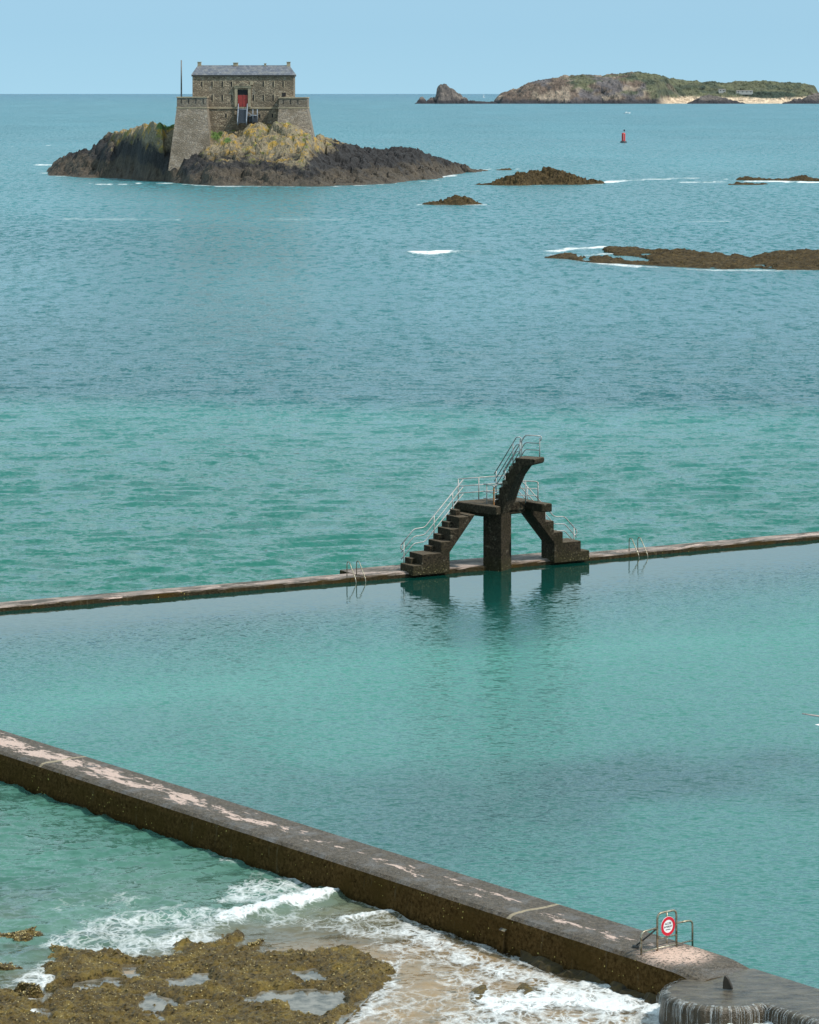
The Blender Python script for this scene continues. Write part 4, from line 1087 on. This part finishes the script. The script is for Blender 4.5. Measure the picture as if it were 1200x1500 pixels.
mb = MB(); a = .35
e = [(x0-a, FD-a-.05, ze+.385), (x1+a, FD-a-.05, ze+.385), (x1+a, YB+a, ze+.385), (x0-a, YB+a, ze+.385), (x0+1.0, hy, zr), (x1-1.3, hy, zr)]
mb.add(e, [(3, 2, 1, 0), (0, 1, 5, 4), (1, 2, 5), (2, 3, 4, 5), (3, 0, 4)])
roof = fpart(mb, 'roof', SLATE)
for px, w, top in ((290, .95, .75), (343.5, 1.25, .55), (387, .5, .35), (421.5, .95, .75)):
    mb = MB(); cx = fx(px); mb.box(cx-w/2, cx+w/2, hy-.6, hy+.6, zr-1.2, zr+top); mb.box(cx-w/2-.08, cx+w/2+.08, hy-.68, hy+.68, zr+top+.003, zr+top+.15); fpart(mb, 'chimney', DRESS, roof)
# openings: dark boxes on the wall face, inner shade put into their colour
def slot(px, y0_, y1_, w=1.6, lit=True):
    mb = MB(); mb.box(fx(px-w/2), fx(px+w/2), FD-.05, FD+.3, fz(y1_), fz(y0_)); o = fpart(mb, 'window', DARKW)
    if lit:
        mb = MB(); mb.box(fx(px+w/2)+.01, fx(px+w/2)+.24, FD-.07, FD+.2, fz(y1_)-.1, fz(y0_)+.1); fpart(mb, 'frame', DRESS, o)  # pale stone strip on the right only: lit side put into colour
for px in (296, 311, 326, 339.5, 386, 400.5, 415): slot(px, 119.5, 126.5)
for px in (311, 326, 340, 371.5, 386, 400.5): slot(px, 139, 147)
for px, y0_, y1_ in ((331.3, 167, 172), (380.8, 167, 172.5), (399.5, 167, 172), (286, 166, 171)): slot(px, y0_, y1_, 2.0)
slot(416, 135.8, 141.4, 5.6, False)
# portal: pilasters, entablature, pediment, doorway shade as a dark box, red door
mb = MB()
for a_, b_ in ((344, 348), (363.5, 367.5)): mb.box(fx(a_), fx(b_), FD-.38, FD+.05, zs_+.25, fz(129))
mb.box(fx(343), fx(368.5), FD-.46, FD+.05, fz(129)+.003, fz(126.6))
po = [(fx(342), fz(126.6)+.004), (fx(369.5), fz(126.6)+.004), (fx(355.8), fz(119))]
mb.prism(po, lambda p, t: (p[0], t, p[1]), FD-.55, FD+.05)
mb.box(fx(366.5), fx(371), FD-.30, FD+.04, fz(124.5), fz(119)); 
sur = fpart(mb, 'door_surround', DRESS)
mb = MB(); mb.prism([(fx(345.5), fz(126.0)), (fx(366.0), fz(126.0)), (fx(355.8), fz(120.6))], lambda p, t: (p[0], t, p[1]), FD-.57, FD-.56); fpart(mb, 'pediment_field', FORT, sur)
mb = MB(); mb.box(fx(348.1), fx(363.4), FD-.03, FD+.2, fz(139), fz(131.6)); fpart(mb, 'lintel_shade', DARKW)  # flat dark box painted as the shade above the door
mb = MB(); mb.box(fx(348.6), fx(362.9), FD-.10, FD+.1, fz(156.3), fz(139.2)); dr = fpart(mb, 'door', RED)
mb = MB(); mb.box(fx(355.6), fx(355.9), FD-.115, FD-.09, fz(156.3), fz(139.2)); mb.box(fx(358.5), fx(359.3), FD-.14, FD-.09, fz(146.4), fz(145.4)); fpart(mb, 'door_seam', DARKW, dr)
# steel stair to the door
mb = MB()
nst = 14; yA, yB_ = FD-5.2, FD-.5; zA, zB_ = fz(180), zs_-.15
for k in range(nst):
    f0 = k/nst; y = yA+(yB_-yA)*f0; z = zA+(zB_-zA)*(k+1)/nst
    mb.box(fx(349.5), fx(362), y, y+(yB_-yA)/nst+.05, z-.28, z)
mb.box(fx(349), fx(374), FD-1.6, FD-.12, zs_-2.3, zs_-2.15)
mb.box(fx(365), fx(377), FD-1.2, FD-.1, fz(179), zs_-2.0)
stc = fpart(mb, 'staircase', DGREY)
mb = MB()
for px in (349.5, 362.5):
    X_ = fx(px)
    mb.tube([(X_, yA, zA+1.1), (X_, yB_, zB_+1.2), (X_, FD-.1, zB_+1.2)], .1, 6); mb.tube([(X_, yA, zA-.6), (X_, yA, zA+1.1)], .11, 6)
    mb.tube([(X_, yA, zA+.2), (X_, yB_, zB_+.2)], .13, 6); mb.tube([(X_, yB_, zs_-4.5), (X_, yB_, zB_+1.2)], .11, 6)
for px in (371, 377.5): mb.tube([(fx(px), FD-1.7, fz(181)), (fx(px), FD-1.7, fz(160))], .12, 6)
mb.tube([(fx(362.5), FD-1.7, fz(172.5)), (fx(370), FD-1.7, fz(169)), (fx(377.5), FD-1.7, fz(169))], .12, 6)
mb.tube([(fx(362.5), FD-1.7, fz(164)), (fx(371), FD-1.7, fz(170))], .1, 6); mb.tube([(fx(349.5), yA, zA+3.6), (fx(362.5), yA, zA+3.6)], .08, 6)
fpart(mb, 'railing', GREYM, stc, smooth=True)
# bastions with battered walls
def bastion(tx0, tx1, tD, ty, bx0, bx1, bD, by, back, seed, sx0=0):
    mb = MB()
    zt, zb = fz(ty, tD), fz(by, bD); zm = fz(158, tD)
    f = (zt-zm)/(zt-zb)
    T0 = [(fx(tx0, tD), tD), (fx(tx1, tD), tD), (fx(tx1, tD), back), (fx(tx0, tD)-.0, back)]
    B0 = [(fx(bx0, bD), bD), (fx(bx1, bD), bD), (fx(bx1, bD)-.1, back), (fx(bx0, bD)-.6, back)]
    mb.hexa([(x, y, zb) for x, y in B0]+[(x, y, zm) for x, y in T0])
    b = fpart(mb, 'bastion', BAST)
    mb = MB(); mb.hexa([(x, y, zm+.004) for x, y in T0]+[(x+(.05 if i in (0, 3) else -.05), y+(.05 if i < 2 else 0), zt) for i, (x, y) in enumerate(T0)]); fpart(mb, 'parapet', BAST, b)
    mb = MB(); mb.box(T0[0][0]-.16, T0[1][0]+.16, tD-.16, back, zm-.16, zm+.16); fpart(mb, 'string_course', DRESS, b)
    mb = MB(); mb.box(T0[0][0]-.1, T0[1][0]+.1, tD-.1, back+.02, zt+.003, zt+.28); fpart(mb, 'coping', DRESS, b)
    n = int((T0[1][0]-T0[0][0])/1.9)
    for i in range(n):
        X_ = T0[0][0]+1.2+i*1.9; mb = MB(); mb.box(X_-.09, X_+.09, tD-.02, tD+.3, zt-1.5, zt-.35); fpart(mb, 'window', DARKW, b)
bastion(259, 303, 814, 143.2, 246.5, 311, 808.8, 250, FD+9, 1)
bastion(408.5, 450.5, 816, 144, 404, 460, 812.5, 206, FD+8, 2)
mb = MB(); X_ = fx(267, 832); mb.tube([(X_, 829, 17), (X_, 829, 23)], .21, 8); mb.tube([(X_, 829, 23), (X_, 829, fz(88, 829))], [.20, .16], 8)
tag(mb.build('flagpole', POLE, smooth=True), 'bare flagpole rising behind the left bastion of the fort', 'flagpole')

# ------------------------------------------------------------------ far island
ID = 6992.0
isil = [(722, 151), (730, 140), (745, 134), (758, 129), (775, 120), (800, 115), (830, 113), (870, 111), (900, 111), (922, 108), (935, 107), (946, 109), (965, 112), (985, 114), (1003, 117), (1025, 120.5), (1060, 121), (1085, 120), (1110, 119), (1150, 120.5), (1175, 122.5), (1188, 126), (1193, 134), (1197, 146)]
def far_table():
    T = []
    for px in list(range(722, 1198, 6))+[1197]:
        yc = np.interp(px, [p[0] for p in isil], [p[1] for p in isil])
        bch = float(sstep(955, 1000, np.array(px)))
        y1 = 144*(1-bch)+148.5*bch; y2 = (yc+9)*(1-bch)+143*bch
        y1 = max(y1, yc); y2 = max(min(y2, y1), yc)
        Ds = [ID, ID+25*(1-bch)+260*bch, ID+90*(1-bch)+340*bch, ID+330*(1-bch)+640*bch]
        ys_ = [None, y1, y2, yc]
        lv = [(Ds[0], SEA-2)]+[(D, HC-(y-HY)*D/F) for D, y in zip(Ds[1:], ys_[1:])]
        lv += [(Ds[3]+150, lv[3][1]*.9), (Ds[3]+420, SEA-6)]
        T.append((px, lv))
    return T
m = M('far_island_ground')
tn = m.attr('tint', False); n2 = m.noise(0.035, 6, .7); n3 = m.noise(0.12, 5, .7)
v = m.rng(m.math('ADD', m.math('MULTIPLY', n2, .6), m.math('MULTIPLY', n3, .4)), .34, .66, .25, 1.75)
x = m.n('ShaderNodeVectorMath', operation='SCALE'); m.put(x.inputs[0], tn); m.put(x.inputs[3], v)
m.pbr(x.outputs[0], .9, m.bump(m.math('ADD', n2, n3), .8, 5)); ISL_M = m.m
def far_attr(X, Y, Z):
    n_ = fbm(X*.018, Y*.012+Z*.03, 71, 5); n2_ = fbm(X*.035+5, Z*.06, 72, 4)
    px = 600+X*F/Y; py = HY+(HC-Z)*F/Y
    rock_ = np.array([.112, .080, .060]); pale = np.array([.23, .18, .135]); blk = np.array([.028, .026, .03]); grn = np.array([.088, .092, .048]); dgr = np.array([.046, .058, .034]); snd = np.array([.56, .43, .30])
    c = rock_*np.ones(X.shape+(1,)); c = c+(pale-rock_)*sstep(.5, .62, n2_)[..., None]
    c = c+(np.array([.085, .08, .088])-c)*sstep(.52, .62, fbm(X*.02+3, Z*.05, 75, 4))[..., None]*.8  # bluish grey over rock patches: distance haze put into the colour
    hf = np.clip((Z-SEA)/70, 0, 1)
    green = sstep(.46, .58, n_*.75+hf*.30*sstep(740, 860, px)-.08+.25*sstep(930, 1000, px))
    green = np.maximum(green, sstep(965, 1005, px)*sstep(8, 15, Z)*sstep(1195, 1185, px))
    g_ = grn+(dgr-grn)*sstep(.52, .62, fbm(X*.03, Z*.08+9, 73, 4))[..., None]
    c = c+(g_-c)*green[..., None]
    c = c+(blk-c)*(sstep(11, 5, Z+(n2_-.5)*9)*sstep(1000, 960, px))[..., None]
    s_ = sstep(958, 985, px)*sstep(15, 11, Z+(n_-.5)*8)
    c = c+(snd-c)*s_[..., None]
    dk = np.maximum(sstep(1, .7, np.hypot((px-1030)/5, (py-128)/3.5)), sstep(1, .75, np.hypot((px-1130)/44, (py-139)/5)+(n_-.5)*.8))
    c = c+(np.array([.022, .038, .024])-c)*np.clip(dk, 0, 1)[..., None]
    return {'tint': c}
tag(rockfield('island', far_table(), (2.4, 5.0), ISL_M, 5.5, 500, 30.0, far_attr, blocky=1.0), kind='structure')
m = M('far_stack_rock'); n2 = m.noise(0.05, 6, .7); z = m.sep()[2]
c = m.mix(m.rng(n2, .35, .65), (.045, .04, .04), (.20, .165, .14))
c = m.mix(m.rng(m.math('ADD', z, m.math('MULTIPLY', m.math('SUBTRACT', n2, .5), 10)), 12, 5), c, (.025, .024, .028))
m.pbr(c, .9, m.bump(n2, .8, 5)); STK = m.m
def fstack(label, tab, seed, cat='rock', amp=4.0):
    T = []
    for px, y, dep in tab:
        T.append((px, [(ID-20, SEA-2), (ID-20+dep*.3, HC-(min(151.5, y+(152-y)*.45)-HY)*ID/F), (ID-20+dep*.5, HC-(y-HY)*ID/F), (ID-20+dep, SEA-3)]))
    o = rockfield('sea_stack', T, (1.8, 3.0), STK, amp, seed, 16.0, blocky=.9); tag(o, label, cat)
fstack('pointed pale sea stack off the left end of the far island', [(626, 151, 30), (630, 146, 60), (636, 142, 80), (638, 126, 90), (641, 122.5, 90), (645, 121, 90), (651, 123, 90), (657, 128, 90), (662, 130, 90), (668, 134, 90), (674, 136, 80), (682, 141, 70), (688, 145, 50), (692, 150, 30)], 520)
fstack('small dark rock left of the pointed sea stack', [(609, 151.5, 20), (612, 147, 40), (616, 142.5, 50), (620, 141.5, 50), (623, 144, 50), (627, 151, 20)], 530, amp=2.0)
fstack('low dark rock ridge linking the sea stack and the far island', [(684, 151, 30), (690, 146.5, 40), (700, 148, 40), (712, 148.5, 40), (724, 148, 40), (732, 151, 20)], 540, amp=1.5)
fstack('dark rock standing on the beach of the far island', [(1008, 151.5, 30), (1016, 147, 70), (1028, 142, 90), (1040, 140, 90), (1052, 140, 90), (1062, 143, 80), (1075, 148, 60), (1088, 151.5, 30)], 550, amp=3.0)
fstack('bare rock closing the right end of the far beach', [(1148, 151.5, 20), (1160, 147, 70), (1175, 143, 90), (1190, 138, 100), (1205, 134, 110), (1240, 130, 110), (1260, 150, 40)], 560, amp=3.0)
FARW = simple('far_house_render', (.42, .42, .40), .8, .1, .3)
def far_house(label, pxa, pxb, yt, yb, D, seed):
    xa, xb = (pxa-600)*D/F, (pxb-600)*D/F; zt, zb = HC-(yt-HY)*D/F, HC-(yb-HY)*D/F
    r = empty('house', ((xa+xb)/2, D, zb)); tag(r, label, 'house')
    w = xb-xa; h = zt-zb
    mb = MB(); mb.box(-w/2, w/2, 0, 9, -4, h); mb.build('wall', FARW, r)
    mb = MB(); mb.hexa([(-w/2-.4, -.4, h+.01), (w/2+.4, -.4, h+.01), (w/2+.4, 9.4, h+.01), (-w/2-.4, 9.4, h+.01), (-w/2-.4, 3.5, h+1.4), (w/2+.4, 3.5, h+1.4), (w/2+.4, 5.5, h+1.4), (-w/2-.4, 5.5, h+1.4)]); mb.build('roof', simple('far_roof', (.20, .18, .17), .8), r)
    n = max(2, int(w/8))
    for i in range(n):
        mb = MB(); cx = -w/2+w*(i+.5)/n; mb.box(cx-1.2, cx+1.2, -.06, .2, h*.3, h*.75); mb.build('window', DARKW, r)
far_house('short white house on the green slope of the far island', 1053, 1063, 131.3, 134.2, ID+420, 1)
far_house('long low white house among bushes on the far island', 1079, 1103, 133.3, 136, ID+400, 2)
mb = MB(); X_, D_ = (935-600)*(ID+330)/F, ID+330; z_ = HC-(109-HY)*D_/F
mb.box(X_-6, X_+6, D_-4, D_+4, z_-6, z_+5); mb.box(X_-7, X_+7, D_-5, D_+5, z_+5.01, z_+6)
tag(mb.build('lookout_hut', simple('hut_stone', (.12, .12, .11), .9), None), 'tiny square lookout on the summit of the far island', 'hut')

# ------------------------------------------------------------------ buoy, boats, gull
q = P(913.5, 209, SEA); r = empty('buoy', (q[0], q[1], SEA)); tag(r, 'tall red channel buoy afloat before the far island', 'buoy')
mb = MB(); mb.lathe([(1.2, -.6), (1.55, -.1), (1.55, .45), (1.2, .75), (.9, .8)], seg=24); mb.build('float', BUOY_D, r, smooth=True)
mb = MB(); mb.lathe([(.85, .805), (.85, 2.5), (.9, 2.52), (.9, 2.62), (.85, 2.64), (.85, 4.2), (.62, 4.55), (.15, 4.6)], seg=24); mb.build('tower', BUOY_R, r, smooth=False)
mb = MB(); mb.box(-.12, .12, -.92, -.86, 1.0, 4.1); mb.build('stripe', simple('buoy_pale', (.7, .35, .3), .5), r)
mb = MB(); mb.tube([(.35, 0, 4.5), (.35, 0, 5.6)], .08, 8); mb.build('mast', BUOY_D, r)
mb = MB(); mb.lathe([(.36, 5.35), (.36, 6.05), (.3, 6.1)], .35, 0, 16); mb.build('topmark', BUOY_D, r)
q = P(918.5, 166.3, SEA); r = empty('motorboat', (q[0], q[1], SEA)); tag(r, 'small white motorboat afloat beyond the red buoy', 'boat')
mb = MB(); sec = []
for x, hw, zt in ((-3.6, 1.1, .9), (-1.5, 1.35, .9), (1.2, 1.2, 1.1), (3.0, .55, 1.4), (3.9, .05, 1.6)):
    sec.append([(x, -hw, zt), (x, -hw*.6, -.3), (x, hw*.6, -.3), (x, hw, zt)])
mb.add([p for s_ in sec for p in s_], [f for i in range(4) for f in ((i*4, i*4+1, i*4+5, i*4+4), (i*4+1, i*4+2, i*4+6, i*4+5), (i*4+2, i*4+3, i*4+7, i*4+6), (i*4+3, i*4, i*4+4, i*4+7))]+[(0, 1, 2, 3), (16, 17, 18, 19)])
mb.build('hull', WHITE, r)
mb = MB(); mb.hexa([(-1.8, -.8, .95), (.8, -.8, .95), (.8, .8, .95), (-1.8, .8, .95), (-1.6, -.7, 1.9), (.2, -.7, 1.9), (.2, .7, 1.9), (-1.6, .7, 1.9)]); mb.build('cabin', WHITE, r)
q = P(709, 143.2, SEA); r = empty('sailboat', (q[0], q[1], SEA)); tag(r, 'tiny white sailing boat on the horizon beside the sea stack', 'boat')
mb = MB(); mb.hexa([(-5, -1.4, -.3), (4, -1.0, -.3), (4, 1.0, -.3), (-5, 1.4, -.3), (-5.5, -1.8, 1.3), (6.5, -.1, 1.6), (6.5, .1, 1.6), (-5.5, 1.8, 1.3)]); mb.build('hull', WHITE, r)
mb = MB(); mb.tube([(1, 0, 1.3), (1, 0, 22)], .2, 8); mb.build('mast', WHITE, r)
mb = MB(); mb.prism([(.7, 2.2), (.7, 21.5), (-5, 2.6)], lambda p, t: (p[0], t, p[1]), -.06, .06); mb.build('sail', WHITE, r)

def gull():
    D = 55.0; X_, Y_, Z_ = PD(1217, 1059, D)
    r = empty('seagull', (X_, Y_, Z_), R(37)); tag(r, 'white seagull flying out of frame at the right edge above the pool', 'bird')
    GW = simple('gull_white', (.80, .79, .77), .6, .06, 20); GG = simple('gull_grey', (.36, .31, .28), .6, .15, 20); GD = simple('gull_dark', (.06, .055, .05), .6)
    mb = MB()
    st = [(-.24, .008), (-.20, .022), (-.12, .042), (-.02, .062), (.08, .064), (.15, .048), (.19, .036), (.23, .034), (.265, .018), (.275, .008)]
    mb.tube([(x, 0, .012*math.sin((x+.2)*6)) for x, _ in st], [q for _, q in st], 12); b = mb.build('body', GW, r, smooth=True)
    mb = MB(); mb.tube([(.27, 0, .002), (.30, 0, .0), (.325, 0, -.012)], [.009, .008, .003], 6); mb.build('beak', simple('gull_beak', (.6, .38, .05), .5), r, smooth=True)
    mb = MB(); mb.hexa([(-.33, -.055, -.002), (-.20, -.025, -.002), (-.20, .025, -.002), (-.33, .055, -.002), (-.33, -.055, .004), (-.20, -.025, .012), (-.20, .025, .012), (-.33, .055, .004)]); mb.build('tail', GW, r)
    for s in (-1, 1):
        mb = MB(); pts = []
        for t, x, z, c in ((0, .05, .03, .16), (.25, .09, .13, .15), (.45, .07, .17, .12), (.75, -.06, .20, .075), (.95, -.18, .235, .02)):
            y = s*(.03+t*.52)
            z = -.02+z*.5; pts.append([(x+c*.35, y, z), (x-c*.1, y, z+.014), (x-c*.65, y, z-.004), (x-c*.1, y, z-.006)])
        mb.add([p for g in pts for p in g], [(i*4+k, i*4+(k+1) % 4, i*4+4+(k+1) % 4, i*4+4+k) for i in range(4) for k in range(4)]+[(0, 1, 2, 3), (16, 17, 18, 19)])
        w_ = mb.build('wing', GG, r, smooth=True)
    return r
gull()
